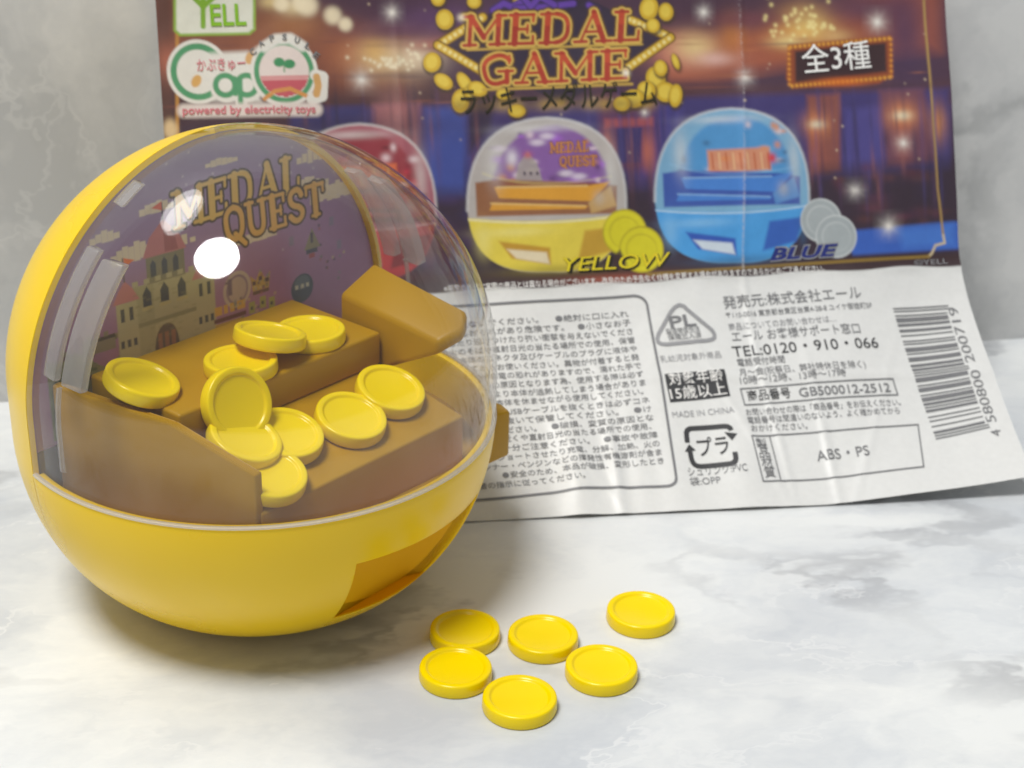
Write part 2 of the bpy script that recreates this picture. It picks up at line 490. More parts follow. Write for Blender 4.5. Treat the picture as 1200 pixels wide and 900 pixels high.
_CU = np.array([[70.7961, 65.0532], [82.6133, 3.9581], [-3.0775, 48.4888], [4.3101, 0.2283], [-0.6283, 2.7397], [0.7517, 0.4134],
                [0.2162, 0.0094], [-0.1281, 0.1647], [-0.16, 0.1347], [0.6072, 0.2399]])
_CL = np.array([[70.9013, 65.0501], [83.0473, 4.7502], [-4.4119, 49.285], [5.4665, -2.2756], [-6.1543, 0.2589], [-6.1052, 5.7298],
                [-0.9558, 1.8885], [-3.5315, 2.9589], [0.1759, -1.6218], [4.1558, -3.7838]])


def mm(p, low=None):
    """a place measured on the photographed print -> millimetres on the flattened sheet (x across, y down)"""
    x, y = p
    if low is None: low = y > 338 - (x - 580) * 0.0477
    x = (x - 650) / 500; y = (y - 300) / 300
    v = np.array([1, x, y, x * x, x * y, y * y, x ** 3, x * x * y, x * y * y, y ** 3]) @ (_CL if low else _CU)
    return float(v[0]), float(v[1])


ys = np.concatenate([np.arange(12.0, 71.4, 0.22), np.linspace(71.5, PH, 70)])
xs = np.arange(0, PW + .1, 0.22)
GX, GY = np.meshgrid(xs, ys)
art = Raster(GX, GY, (58, 42, 66))
U = lambda x, y: mm((x, y), False)
K = PW / 925.0     # mm per measured unit, roughly


def agl(x, y, rx, ry, col, k=1.0, p=2.0):
    q = U(x, y); art.glow(q[0], q[1], rx * K, ry * K, col, k, p)


def apoly(pts, col, k=1.0, soft=None, grow=0.0):
    art.poly([U(*q) for q in pts], col, k, None if soft is None else soft * K, grow * K)


def aline(pts, w, col, k=1.0, soft=None):
    art.line([U(*q) for q in pts], w * K, col, k, None if soft is None else soft * K)


def aell(x, y, rx, ry, col, k=1.0, rot=0.0, soft=None):
    q = U(x, y); art.ell(q[0], q[1], rx * K, ry * K * 1.03, col, k, rot, None if soft is None else soft * K)


rng = random.Random(7)
# --- casino interior behind the title
apoly([(150, -80), (1150, -80), (1150, 120), (150, 120)], (74, 48, 70), 1, 30)
apoly([(150, -30), (330, 0), (470, 60), (520, 110), (330, 130), (150, 110)], (122, 70, 52), .9, 40)
apoly([(150, 60), (320, 95), (420, 110), (520, 90), (520, 130), (150, 150)], (70, 44, 50), .9, 24)
for x, y, rx, ry, c, k in [(230, 60, 30, 20, (150, 90, 60), .8), (300, 60, 40, 24, (158, 92, 56), .8), (345, 30, 40, 18, (180, 120, 70), .7),
                           (420, 62, 40, 26, (190, 106, 62), .8), (455, 66, 36, 22, (228, 200, 150), .9), (490, 66, 28, 16, (236, 214, 180), .85),
                           (440, 58, 14, 14, (240, 190, 100), .6), (520, 50, 50, 10, (188, 110, 100), .7), (470, 35, 60, 10, (110, 66, 84), .8),
                           (345, 8, 16, 10, (240, 220, 170), .8), (318, 2, 14, 8, (240, 214, 150), .8), (520, 20, 60, 16, (96, 58, 110), .7)]:
    agl(x, y, rx, ry, c, k)
for x, y, r in [(390, 18, 10), (405, 28, 8), (360, 6, 12), (352, 2, 10), (330, 4, 9)]:
    agl(x, y, r, r, (255, 240, 205), .95, 4)
# right-hand gallery arcs
apoly(bez((770, 40), (900, 50), (1100, -40), 14) + bez((1100, 60), (930, 70), (780, 105), 14), (176, 92, 58), .85, 22)
apoly(bez((770, 92), (900, 112), (1120, 96), 12) + [(1120, 130)] + bez((1100, 134), (900, 128), (760, 112), 12), (86, 54, 62), .9, 14)
for x, y, rx, ry, c, k in [(800, 62, 40, 22, (222, 140, 118), .85), (815, 55, 26, 16, (246, 216, 150), .85), (840, 68, 24, 8, (244, 200, 190), .7),
                           (860, 40, 16, 22, (206, 130, 60), .7), (940, 32, 34, 24, (226, 150, 64), .9), (948, 28, 26, 18, (250, 214, 120), .9),
                           (925, 48, 22, 8, (250, 226, 150), .7), (980, 42, 20, 8, (240, 200, 130), .6), (880, 22, 60, 10, (120, 62, 72), .8),
                           (1010, 10, 60, 18, (86, 54, 84), .8), (1060, 40, 30, 60, (66, 44, 86), .8)]:
    agl(x, y, rx, ry, c, k)
for i in range(46):
    x = rng.gauss(942, 22); y = rng.gauss(26, 12)
    agl(x, y, 2.4, 2.4, (255, 236, 160), .8)
for i in range(40):
    x = rng.gauss(462, 20); y = rng.gauss(70, 7)
    agl(x, y, 2.2, 2.2, (255, 244, 210), .7)
# columns, drapes, blue halls
apoly([(340, 128), (1110, 104), (1112, 215), (340, 240)], (58, 54, 120), .95, 10)
for x0, x1, c in [(345, 425, (50, 54, 116)), (500, 546, (58, 84, 170)), (560, 640, (62, 50, 110)), (745, 800, (64, 60, 140)), (990, 1035, (76, 72, 146)), (1070, 1112, (60, 58, 120))]:
    apoly([(x0, 128), (x1, 124), (x1, 230), (x0, 235)], c, .9, 10)
apoly([(438, 122), (492, 120), (486, 290), (444, 292)], (160, 98, 104), .9, 9)
agl(466, 150, 20, 40, (196, 130, 124), .7)
apoly([(548, 120), (580, 118), (575, 150), (550, 180)], (44, 34, 62), .9, 8)
apoly([(700, 112), (770, 108), (766, 200), (706, 200)], (104, 50, 78), .7, 12)
for x in (712, 760): agl(x, 178, 8, 22, (220, 120, 90), .8)
apoly([(722, 150), (752, 149), (750, 190), (724, 191)], (48, 46, 110), .95, 4)
apoly([(708, 140), (765, 138), (765, 147), (708, 150)], (190, 90, 88), .7, 5)
apoly([(945, 112), (984, 110), (985, 200), (950, 205)], (150, 84, 66), .9, 7)
apoly([(1030, 106), (1080, 104), (1096, 190), (1038, 196)], (120, 70, 82), .85, 9)
for x, y, s in [(957, 146, 1.0), (1056, 136, 1.15)]:
    agl(x, y, 16 * s, 14 * s, (240, 150, 84), .9); agl(x, y, 9 * s, 5 * s, (255, 240, 200), 1.0)
    agl(x, y + 30, 10, 26, (200, 110, 80), .5)
agl(1098, 145, 10, 22, (230, 150, 70), .7)
# dark floor and the blue stage edge
apoly([(330, 236), (560, 226), (900, 205), (1125, 190), (1130, 330), (330, 360)], (44, 32, 50), .95, 26)
for i in range(26):
    x = rng.uniform(950, 1100); y = rng.uniform(195, 262)
    agl(x, y, rng.uniform(5, 16), rng.uniform(3, 7), (rng.randint(70, 110), rng.randint(40, 60), rng.randint(46, 80)), .5)
for i in range(40):
    x = rng.uniform(360, 560); y = rng.uniform(200, 320)
    agl(x, y, rng.uniform(6, 18), rng.uniform(5, 12), (rng.randint(50, 90), rng.randint(46, 60), rng.randint(80, 130)), .5)
apoly([(985, 271), (1140, 258), (1142, 290), (1000, 299)], (46, 104, 204), .97, 5)
apoly([(1050, 268), (1118, 262), (1120, 286), (1060, 290)], (70, 136, 228), .7, 12)
apoly([(340, 330), (1140, 296), (1145, 345), (340, 366)], (52, 34, 38), .96, 5)
agl(720, 326, 60, 6, (170, 84, 60), .8); agl(870, 300, 50, 10, (70, 42, 44), .7)
# gold frame line along the edges
aline([(208, -40), (208, 250)], 4, (196, 140, 60), .95)
apoly([(183, -60), (200, -60), (205, 360), (187, 360)], (90, 58, 48), .8, 8)
agl(196, 72, 12, 20, (190, 110, 84), .8); agl(200, 152, 8, 12, (250, 220, 170), .9, 4)
aline([(1079, -40), (1098, 220), (1107, 275)], 3.2, (184, 150, 84), .9)
aline([(1107, 275), (1109, 284), (1098, 287), (1094, 296), (1090, 300)], 3, (224, 204, 160), .95)
aline([(1090, 300), (980, 307), (760, 321)], 4.0, (150, 120, 40), .9)
for x, y, r in [(460, 14, 3.6), (424, 92, 4.5), (825, 14, 3.6), (874, 90, 3.8), (1028, 26, 4.6), (1057, 168, 3.6), (1002, 223, 3.8), (1041, 265, 4.6), (755, 132, 2.2)]:
    q = U(x, y); art.star(q[0], q[1], r * K * 1.5)


for i in range(170):
    x = rng.choice([rng.uniform(345, 560), rng.uniform(690, 800), rng.uniform(940, 1110)]); y = rng.uniform(120, 230)
    q = art.a
    agl(x, y, rng.uniform(1.2, 3.2), rng.uniform(10, 34), rng.choice([(36, 30, 74), (84, 78, 150), (150, 92, 90), (40, 34, 60), (96, 66, 110)]), rng.uniform(.15, .5))
for i in range(60):
    x = rng.uniform(210, 1080); y = rng.choice([rng.uniform(40, 60), rng.uniform(84, 125)])
    agl(x, y, rng.uniform(8, 40), rng.uniform(1.2, 3.5), rng.choice([(196, 120, 74), (70, 40, 50), (150, 84, 66), (60, 40, 66)]), rng.uniform(.15, .45))
for i in range(50):
    x = rng.uniform(400, 1090); y = rng.uniform(-5, 220); agl(x, y, 1.4, 1.4, (250, 226, 190), rng.uniform(.2, .8))
# --- the three toys shown on the print
def toy_print(cx, top, bot, w, dome, sky, block, blockd, bowl, bowld, slot, title, words=None):
    h = bot - top; l, r = cx - w / 2, cx + w / 2
    m = top + h * .60
    out = bez((l, m), (l - 2, top + h * .02), (cx, top), 14) + bez((cx, top), (r + 2, top + h * .02), (r, m), 14) + \
        bez((r, m), (r - w * .03, bot - h * .02), (cx + w * .1, bot), 12) + bez((cx - w * .1, bot), (l + w * .05, bot - h * .02), (l, m), 12)
    apoly(out, dome, .93, 2.5)
    apoly([(l + w * .15, top + h * .46)] + bez((l + w * .15, top + h * .46), (l + w * .2, top + h * .06), (cx + w * .06, top + h * .05), 10) +
          bez((cx + w * .06, top + h * .05), (r - w * .14, top + h * .1), (r - w * .1, top + h * .48), 10), sky, .9, 5)
    for i in range(26):
        apoly_x = cx + rng.uniform(-.33, .36) * w; apoly_y = top + h * rng.uniform(.1, .45)
        agl(apoly_x, apoly_y, rng.uniform(3, 8), rng.uniform(2, 5), [(250, 230, 235), tuple(min(255, int(v * 1.35)) for v in sky), title, tuple(int(v * .7) for v in sky)][i % 4], .75)
    if words:
        slab_word(art, words[0], (cx + w * .02, top + h * .16), (cx + w * .26, top + h * .15), (cx + w * .02, top + h * .23), title, (90, 50, 50), None, ew=.1, conv=lambda p: U(*p))
        slab_word(art, words[1], (cx + w * .08, top + h * .25), (cx + w * .31, top + h * .24), (cx + w * .08, top + h * .32), title, (90, 50, 50), None, ew=.1, conv=lambda p: U(*p))
        apoly([(cx - w * .2, top + h * .43), (cx - w * .18, top + h * .3), (cx - w * .12, top + h * .22), (cx - w * .06, top + h * .3), (cx - w * .02, top + h * .43)], (176, 168, 160), .85, 3)
        for j in range(3): agl(cx + w * (-.14 + .04 * j), top + h * .36, 1.6, 2.4, (60, 54, 70), .9, 4)
        agl(cx - w * .12, top + h * .24, 5, 4, (206, 90, 110), .8); agl(cx - w * .22, top + h * .26, 7, 10, (250, 246, 250), .8)
        for q in ((-.3, .2), (.0, .12), (.12, .36), (.2, .38), (-.06, .16)): agl(cx + w * q[0], top + h * q[1], 9, 4, (238, 226, 240), .8, 3)
    else:
        apoly([(cx - w * .16, top + h * .27), (cx + w * .24, top + h * .25), (cx + w * .25, top + h * .4), (cx - w * .15, top + h * .42)], title, .85, 4)
        for j in range(9): aline([(cx + w * (-.13 + .045 * j), top + h * .29), (cx + w * (-.12 + .045 * j), top + h * .39)], 2.2, (246, 200, 150) if j % 2 else (196, 96, 50), .8, 2)
    # tray
    apoly([(l + w * .05, m - h * .18), (l + w * .18, m - h * .2), (r - w * .2, m - h * .18), (r - w * .06, m - h * .16), (r - w * .06, m + h * .02), (l + w * .06, m + h * .04)], blockd, .92, 3)
    apoly([(l + w * .17, m - h * .15), (r - w * .24, m - h * .16), (r - w * .1, m - h * .19), (r - w * .22, m - h * .06), (l + w * .2, m - h * .08)], block, .95, 2)
    apoly([(l + w * .14, m), (r - w * .26, m - h * .01), (r - w * .24, m - h * .03), (l + w * .16, m - h * .05)], block, .9, 2)
    apoly([(r - w * .24, m - h * .05), (r - w * .1, m - h * .16), (r - w * .06, m - h * .03), (r - w * .22, m + h * .02)], tuple(int(.55 * a + .45 * b) for a, b in zip(block, dome)), .8, 3)
    # bowl
    apoly(bez((l + 1, m + h * .05), (cx, m + h * .1), (r - 1, m + h * .02), 14) + bez((r - 2, m + h * .05), (r - w * .05, bot - h * .02), (cx + w * .1, bot - 1), 12) +
          bez((cx - w * .1, bot - 1), (l + w * .06, bot - h * .02), (l + 2, m + h * .07), 12), bowl, .97, 2)
    aline(bez((l + 2, m + h * .06), (cx, m + h * .11), (r - 2, m + h * .03), 14), 2.4, tuple(min(255, int(v * .35 + 160)) for v in bowl), .9)
    apoly([(r - w * .26, m + h * .13), (r - w * .03, m + h * .1), (r - w * .08, m + h * .26), (r - w * .3, m + h * .32)], bowld, .85, 4)
    apoly([(l + w * .2, m + h * .2), (cx + w * .02, m + h * .24), (cx + w * .03, m + h * .35), (l + w * .28, m + h * .31)], bowld, .95, 3)
    apoly([(l + w * .25, m + h * .25), (cx - w * .0, m + h * .27), (cx + w * .02, m + h * .345), (l + w * .31, m + h * .31)], slot, .95, 3)
    lt = tuple(min(255, int(v * .6 + 110)) for v in bowl); dkc = tuple(int(v * .62) for v in bowl)
    agl(cx - w * .2, m + h * .14, w * .2, h * .03, lt, .55); agl(l + w * .1, m + h * .2, w * .05, h * .1, lt, .5)
    agl(cx + w * .05, bot - 3, w * .3, h * .035, dkc, .6); agl(r - w * .04, m + h * .2, w * .03, h * .1, dkc, .5)
    aline(bez((l + w * .1, m - h * .24), (cx - w * .1, m - h * .12), (r - w * .1, m - h * .22), 10), 2, lt, .35, 3)
    aline([(l + w * .19, m - h * .15), (r - w * .25, m - h * .16)], 2.4, tuple(min(255, int(v * .6 + 100)) for v in block), .8, 2)
    aline([(l + w * .15, m - h * .045), (r - w * .26, m - h * .028)], 2.2, tuple(min(255, int(v * .6 + 100)) for v in block), .8, 2)
    agl(r - w * .17, m - h * .08, w * .04, h * .05, (214, 206, 196), .5)
    agl(cx - w * .05, top + h * .07, w * .22, h * .025, (244, 244, 244), .5)
    agl(l + w * .17, top + h * .3, w * .05, h * .14, (236, 236, 232), .5)
    agl(r - w * .1, top + h * .34, w * .04, h * .16, (236, 236, 232), .45)
    aline(bez((l, m), (l - 2, top + h * .02), (cx, top), 14) + bez((cx, top), (r + 2, top + h * .02), (r, m), 14), 3, (236, 236, 236), .6, 3)


def print_coins(a, b, r, col, edge):
    for (x, y) in (a, b):
        aell(x, y, r + 1.5, r + 1, edge, 1, .3, 2); aell(x, y, r, r * .96, col, 1, .3, 2)
        aell(x, y, r * .76, r * .72, edge, .55, .3, 2); aell(x + .6, y + .8, r * .7, r * .66, col, .9, .3, 2)


agl(430, 150, 110, 16, (40, 30, 60), .5)
toy_print(422, 145, 330, 178, (176, 96, 110), (150, 40, 56), (190, 50, 50), (110, 24, 36), (200, 50, 54), (120, 24, 32), (240, 200, 180), (236, 120, 70))
toy_print(641, 138, 319, 186, (202, 196, 190), (134, 78, 170), (238, 170, 44), (150, 88, 30), (246, 224, 70), (206, 156, 40), (250, 236, 200), (214, 140, 70), ("MEDAL", "QUEST"))
toy_print(858, 127, 308, 180, (132, 190, 226), (70, 156, 220), (66, 140, 226), (32, 76, 176), (70, 170, 242), (30, 84, 190), (226, 240, 250), (240, 150, 80))
agl(904, 185, 5, 6, (230, 60, 70), 1)
print_coins((733, 272), (753, 292), 25, (236, 226, 26), (196, 180, 20))
print_coins((962, 258), (980, 277), 24, (176, 186, 188), (214, 220, 220))
apoly([(720, 300), (728, 292), (736, 308), (722, 316)], (60, 40, 40), .9, 3)

# --- title plate: gold diamond, flying coins, slab letters
apoly([(516, 52), (640, -25), (788, 46), (660, 122)], (38, 32, 58), .95, 3)
for a, b in (((514, 52), (566, 20)), ((514, 52), (566, 84)), ((786, 44), (735, 22)), ((786, 44), (735, 80))):
    aline([a, b], 12, (120, 88, 20), 1); aline([a, b], 8.5, (226, 184, 50), 1)
    for t_ in np.linspace(.04, .96, 9):
        aell(a[0] + (b[0] - a[0]) * t_, a[1] + (b[1] - a[1]) * t_, 2.4, 2.4, (252, 232, 150))
for x, y, rx, ry, ro in [(522, 22, 10, 11, 0), (507, 72, 10, 11, .3), (520, 95, 8, 11, -.9), (545, 97, 7, 13, -.5), (514, -2, 8, 8, 0), (556, 2, 8, 7, 0), (610, 2, 9, 5, 0),
                         (760, 10, 11, 13, .3), (780, 14, 9, 10, 0), (792, 72, 4, 9, -.3), (768, 92, 12, 13, 0), (780, 108, 13, 11, 0), (792, 112, 8, 13, .2), (757, 106, 11, 10, 0),
                         (540, 118, 10, 13, .2), (552, 108, 8, 8, 0), (560, 104, 11, 8, .4), (742, 116, 13, 10, 0), (728, 122, 10, 8, 0), (606, 130, 10, 7, 0), (774, 80, 8, 9, 0), (765, 30, 8, 8, 0), (590, 110, 8, 6, 0)]:
    aell(x + 1, y + 2, rx + 2, ry + 2, (70, 52, 30), .8, ro, 3)
    aell(x, y, rx, ry, (222, 182, 36), 1, ro); aell(x - .5, y - .5, rx * .66, ry * .7, (244, 214, 78), .9, ro, 2)
# purple script scraps at the cut upper line
for pts in ([(578, 12), (590, 4), (600, 8), (612, 2)], [(604, 10), (640, 8), (672, 4)], [(690, 6), (700, 12), (694, 16)], [(610, -6), (622, 8), (632, -4), (650, 6)]):
    aline(pts, 9, (60, 40, 110), 1); aline(pts, 6, (104, 66, 176), 1)
slab_word(art, "MEDAL", (546, 17), (752, 11), (544, 55), (176, 50, 28), (230, 192, 92), (88, 60, 26), ew=.46, conv=lambda p: U(*p))
slab_word(art, "GAME", (564, 64), (736, 57), (563, 101), (184, 56, 30), (230, 192, 92), (88, 60, 26), ew=.46, conv=lambda p: U(*p))
for y0, y1, c in ((17, 30, (226, 90, 44)), (64, 76, (226, 92, 46))):
    w_ = art.win(U(546, 50)[0], U(750, 50)[0], U(640, y0)[1], U(640, y1)[1])
    a_ = art.a[w_]; red = (a_[..., 0] > 3.2 * a_[..., 1]) & (a_[..., 0] > .2)
    a_[red] = a_[red] * .55 + lin(c) * .45
aline([(548, 58), (752, 52)], 2.6, (214, 176, 74), .9); aline([(566, 105), (740, 99)], 3, (214, 176, 74), .9)
agl(733, 86, 4, 4, (255, 250, 230), 1); agl(541, 20, 4, 4, (255, 240, 220), .9)
# patches under the katakana line
for x in range(538, 770, 17): agl(x, 124 - (x - 540) * .01, 10, 7, (216, 178, 50) if rng.random() < .5 else (120, 92, 40), .5)

# --- count badge, top right: bulbs round a dark plate
apoly([(924, 52), (1044, 42), (1046, 88), (1030, 98), (928, 104), (921, 92)], (150, 70, 30), 1, 3)
apoly([(932, 60), (1038, 50), (1039, 84), (932, 97)], (50, 28, 34), 1, 4)
for i in range(22):
    t_ = i / 21
    for (xa, ya, xb, yb) in ((927, 55, 1042, 45), (928, 101, 1042, 91)):
        agl(xa + (xb - xa) * t_, ya + (yb - ya) * t_, 2.0, 2.2, (246, 178, 60), .95)
for i in range(8):
    t_ = i / 7
    agl(925, 57 + 42 * t_, 2.0, 2.0, (240, 160, 54), .95); agl(1044, 46 + 44 * t_, 2.0, 2.0, (240, 160, 54), .95)
agl(985, 96, 30, 5, (240, 120, 30), .7)

# --- maker's logos, top left
wb = [(205, -30), (298, -30), (298, 34), (292, 39), (211, 41), (205, 36)]
apoly(wb, (150, 190, 70), 1, 2, 1.5); apoly(wb, (238, 240, 226), 1, 2, -1.5)
aline([(238, -8), (238, 31)], 5.5, (132, 184, 42)); aline([(224, -6), (238, 8), (256, -8)], 6, (132, 184, 42))
W_ = (240, 238, 230)
for r_, c in ((33.5, W_), (29.5, (78, 160, 110)), (23, W_)):
    aell(232, 84, r_, r_ * 1.02, c)
apoly([(246, 62), (290, 60), (306, 120), (250, 118)], W_, 1, 6)
for x in (265, 289):
    aell(x, 101, 17.5, 17.5, W_)
aline([(282, 90), (283, 122)], 13, W_)
for x in (264, 289):
    aell(x, 100, 13.5, 13.5, (78, 160, 110)); aell(x, 100, 7.5, 7.5, W_)
aline([(275, 92), (276, 110)], 5.5, (78, 160, 110)); aline([(281, 93), (282, 121)], 5.5, (78, 160, 110))
apoly([(296, 64), (303, 58), (303, 74), (292, 76)], W_, 1, 6, 3); aell(293, 68, 5, 7, (226, 176, 110), 1, .4)
aell(333, 84, 37, 38, W_); aell(333, 84, 33, 33.5, (78, 160, 110)); aell(333, 84, 27.5, 28, (240, 226, 220))
q_ = U(333, 84)
w_ = art.win(q_[0] - 28 * K, q_[0] + 28 * K, q_[1], q_[1] + 29 * K)
dd = np.hypot(art.X[w_] - q_[0], (art.Y[w_] - q_[1]) / 1.02) < 27 * K
yy = (art.Y[w_] - q_[1]) / K
art.put(w_, (dd & (yy > 4)).astype(float), (226, 160, 160)); art.put(w_, (dd & (yy > 9)).astype(float), (206, 92, 104))
aline([(310, 116), (322, 107), (340, 104), (358, 112), (372, 116)], 4.5, (224, 156, 84))
aline([(370, 88), (378, 90), (377, 112), (366, 116)], 13, W_); aline([(371, 90), (373, 100), (371, 110)], 8, (222, 172, 104))
aline([(333, 84), (333, 76)], 1.6, (70, 150, 96)); aell(327, 73, 6, 5, (56, 150, 96)); aell(339, 75, 6.5, 5, (56, 150, 96))
aline([(310, 55), (324, 46), (340, 45), (354, 54)], 12, W_, 1, 4)
aline([(216, 130), (370, 128)], 15, (238, 226, 220), 1, 5)
aell(230, 95, 5, 7, (228, 178, 100), 1, .5)

art.a[:] = art.a * .93 + lin((176, 150, 150)) * .07      # whole artwork blended slightly toward a pale pinkish grey
# --- lower sheet: plain white with soft grey box fills
low = art.win(0, PW, 71.35, PH)
art.a[low] = lin((238, 238, 235))
# the printed part ends a touch above the bend line
edge_y = 70.75 + 0.25 * np.sin(GX * .3)
art.put((slice(None), slice(None)), np.clip((GY - edge_y) / .25 + .5, 0, 1) * (GY < 71.6), (238, 238, 235))
# ink worn off along the folds
rs = np.random.RandomState(3)
wear = gauss(GX, 109.5 - 0.02 * (GY - 40) + 1.2 * np.sin(GY * .06), .22) * (GY < 70) * np.clip(rs.rand(*GX.shape) * 1.3 - .45 + .5 * (GY > 50), 0, 1) * .55
art.put((slice(None), slice(None)), wear, (220, 214, 214))

NY, NX = GX.shape
P3 = paper(GX, GY)
me = bpy.data.meshes.new("sheet")
idx = np.arange(NX * NY).reshape(NY, NX)
quads = np.stack([idx[:-1, :-1], idx[1:, :-1], idx[1:, 1:], idx[:-1, 1:]], -1).reshape(-1, 4)
nf = len(quads)
me.vertices.add(NX * NY); me.vertices.foreach_set("co", P3.reshape(-1).astype(np.float32))
me.loops.add(nf * 4); me.loops.foreach_set("vertex_index", quads.reshape(-1).astype(np.int32))
me.polygons.add(nf); me.polygons.foreach_set("loop_start", (np.arange(nf) * 4).astype(np.int32))
me.update(calc_edges=True); me.validate()
ca = me.color_attributes.new("print", 'FLOAT_COLOR', 'POINT')
ca.data.foreach_set("color", np.concatenate([art.a.reshape(-1, 3), np.ones((NX * NY, 1))], 1).reshape(-1).astype(np.float32))
for p in me.polygons: p.use_smooth = True
M_PAPER = vcol_mat("printed_paper", rough=0.42, gain=0.86)
leaflet = link("leaflet", me, M_PAPER)
tag(leaflet, "creased printed leaflet with casino picture and white text panel, leaning against grey marble wall", "leaflet")

# --- printing laid on the sheet as thin ink shapes
INK = {k: ink("ink_" + k, v) for k, v in dict(black=(56, 56, 58), grey=(120, 120, 122), soft=(150, 150, 152), white=(236, 234, 230), pink=(206, 120, 130), green=(132, 184, 42),
                                              navy=(40, 50, 120), yellow=(226, 206, 40), dark=(44, 40, 24), slate=(86, 96, 120)).items()}


class Ink:
    def __init__(s): s.v, s.f, s.m, s.mats = [], [], [], []

    def slot(s, mat):
        if mat not in s.mats: s.mats.append(mat)
        return s.mats.index(mat)

    def raw(s, pts, faces, mat, layer):
        """pts in sheet mm"""
        pts = np.asarray(pts, float)
        P = paper(pts[:, 0], pts[:, 1], 0.08 + 0.05 * layer)
        b = len(s.v); s.v += [tuple(q) for q in P]
        k = s.slot(mat)
        for f in faces: s.f.append([i + b for i in f]); s.m.append(k)

    def bar(s, p, q, w, mat, layer=0):
        p, q = np.array(p, float), np.array(q, float); L = np.linalg.norm(q - p); n = max(1, int(L / 1.2))
        d = (q - p) / L; h = np.array([-d[1], d[0]]) * w / 2
        pts = []; 
        for t in np.linspace(0, 1, n + 1): c = p + (q - p) * t; pts += [c - h, c + h]
        s.raw(pts, [[2 * i, 2 * i + 1, 2 * i + 3, 2 * i + 2] for i in range(n)], mat, layer)

    def path(s, pts, w, mat, layer=0, closed=False):
        pts = [np.array(p, float) for p in pts]
        if closed: pts = pts + [pts[0]]
        # mitred ribbon so pieces never overlap
        dense = []
        for a, b in zip(pts[:-1], pts[1:]):
            n = max(1, int(np.linalg.norm(b - a) / 1.2))
            dense += [a + (b - a) * t for t in np.linspace(0, 1, n, endpoint=False)]
        if not closed: dense.append(pts[-1])
        D = np.array(dense); n = len(D); V = []
        for i in range(n):
            a = D[i - 1] if (i > 0 or closed) else D[i]; b = D[(i + 1) % n] if (i < n - 1 or closed) else D[i]
            d1 = D[i] - a; d2 = b - D[i]
            d1 = d1 / (np.linalg.norm(d1) or 1) if np.linalg.norm(d1) > 1e-9 else d2 / np.linalg.norm(d2)
            d2 = d2 / np.linalg.norm(d2) if np.linalg.norm(d2) > 1e-9 else d1
            t = d1 + d2; t /= np.linalg.norm(t); nrm = np.array([-t[1], t[0]])
            k = w / 2 / max(.4, nrm @ np.array([-d1[1], d1[0]]))
            V += [D[i] - nrm * k, D[i] + nrm * k]
        m = n if closed else n - 1
        s.raw(V, [[2 * i, 2 * i + 1, 2 * ((i + 1) % n) + 1, 2 * ((i + 1) % n)] for i in range(m)], mat, layer)

    def quad(s, a, b, c, d, mat, layer=0):
        a, b, c, d = [np.array(v, float) for v in (a, b, c, d)]; n = max(2, int(np.linalg.norm(b - a) / 1.2)); m = max(1, int(np.linalg.norm(d - a) / 1.2))
        pts = [(a + (b - a) * i / n) * (1 - j / m) + (d + (c - d) * i / n) * (j / m) for j in range(m + 1) for i in range(n + 1)]
        s.raw(pts, [[j * (n + 1) + i, j * (n + 1) + i + 1, (j + 1) * (n + 1) + i + 1, (j + 1) * (n + 1) + i] for j in range(m) for i in range(n)], mat, layer)

    def disc(s, c, r, mat, layer=0, n=14):
        s.raw([c] + [(c[0] + r * math.cos(2 * PI_ * i / n), c[1] + r * math.sin(2 * PI_ * i / n)) for i in range(n)], [[0, 1 + i, 1 + (i + 1) % n] for i in range(n)], mat, layer)

    def text(s, body, p, q, h, mat, layer=1, bold=0.0, shear=0.0, fit=True, align_h=None):
        """body from baseline point p towards q (sheet mm), capital height h mm"""
        if any(ord(c) > 0x2E80 for c in body): bold = min(bold, 0.005)
        cu = bpy.data.curves.new("t", "FONT"); cu.body = body; cu.resolution_u = 3; cu.offset = bold; cu.shear = shear
        o = bpy.data.objects.new("t", cu); COL.objects.link(o)
        bpy.context.view_layer.update()
        dg = bpy.context.evaluated_depsgraph_get()
        m = bpy.data.meshes.new_from_object(o.evaluated_get(dg))
        n = len(m.vertices); co = np.empty(n * 3, np.float32); m.vertices.foreach_get("co", co); co = co.reshape(-1, 3)
        fs = [list(f.vertices) for f in m.polygons]
        bpy.data.objects.remove(o); bpy.data.curves.remove(cu); bpy.data.meshes.remove(m)
        if n == 0: return
        p, q = np.array(p, float), np.array(q, float); L = np.linalg.norm(q - p); d = (q - p) / L; u = np.array([d[1], -d[0]])
        x0, x1 = co[:, 0].min(), co[:, 0].max()
        sx = L / (x1 - x0) if fit else h / .73
        sy = h / .73
        pts = p + (co[:, :1] - x0) * sx * d + co[:, 1:2] * sy * u
        s.raw(pts, fs, mat, layer)

    def build(s, name, label=None):
        me = mesh_from(s.v, s.f)
        for m in s.mats: me.materials.append(m)
        me.polygons.foreach_set("material_index", s.m)
        o = link(name, me, None, leaflet)
        if label: o["label"] = label
        return o


PI_ = math.pi
Lm = lambda x, y: mm((x, y), True)
B_, G_, S_ = INK["black"], INK["grey"], INK["soft"]

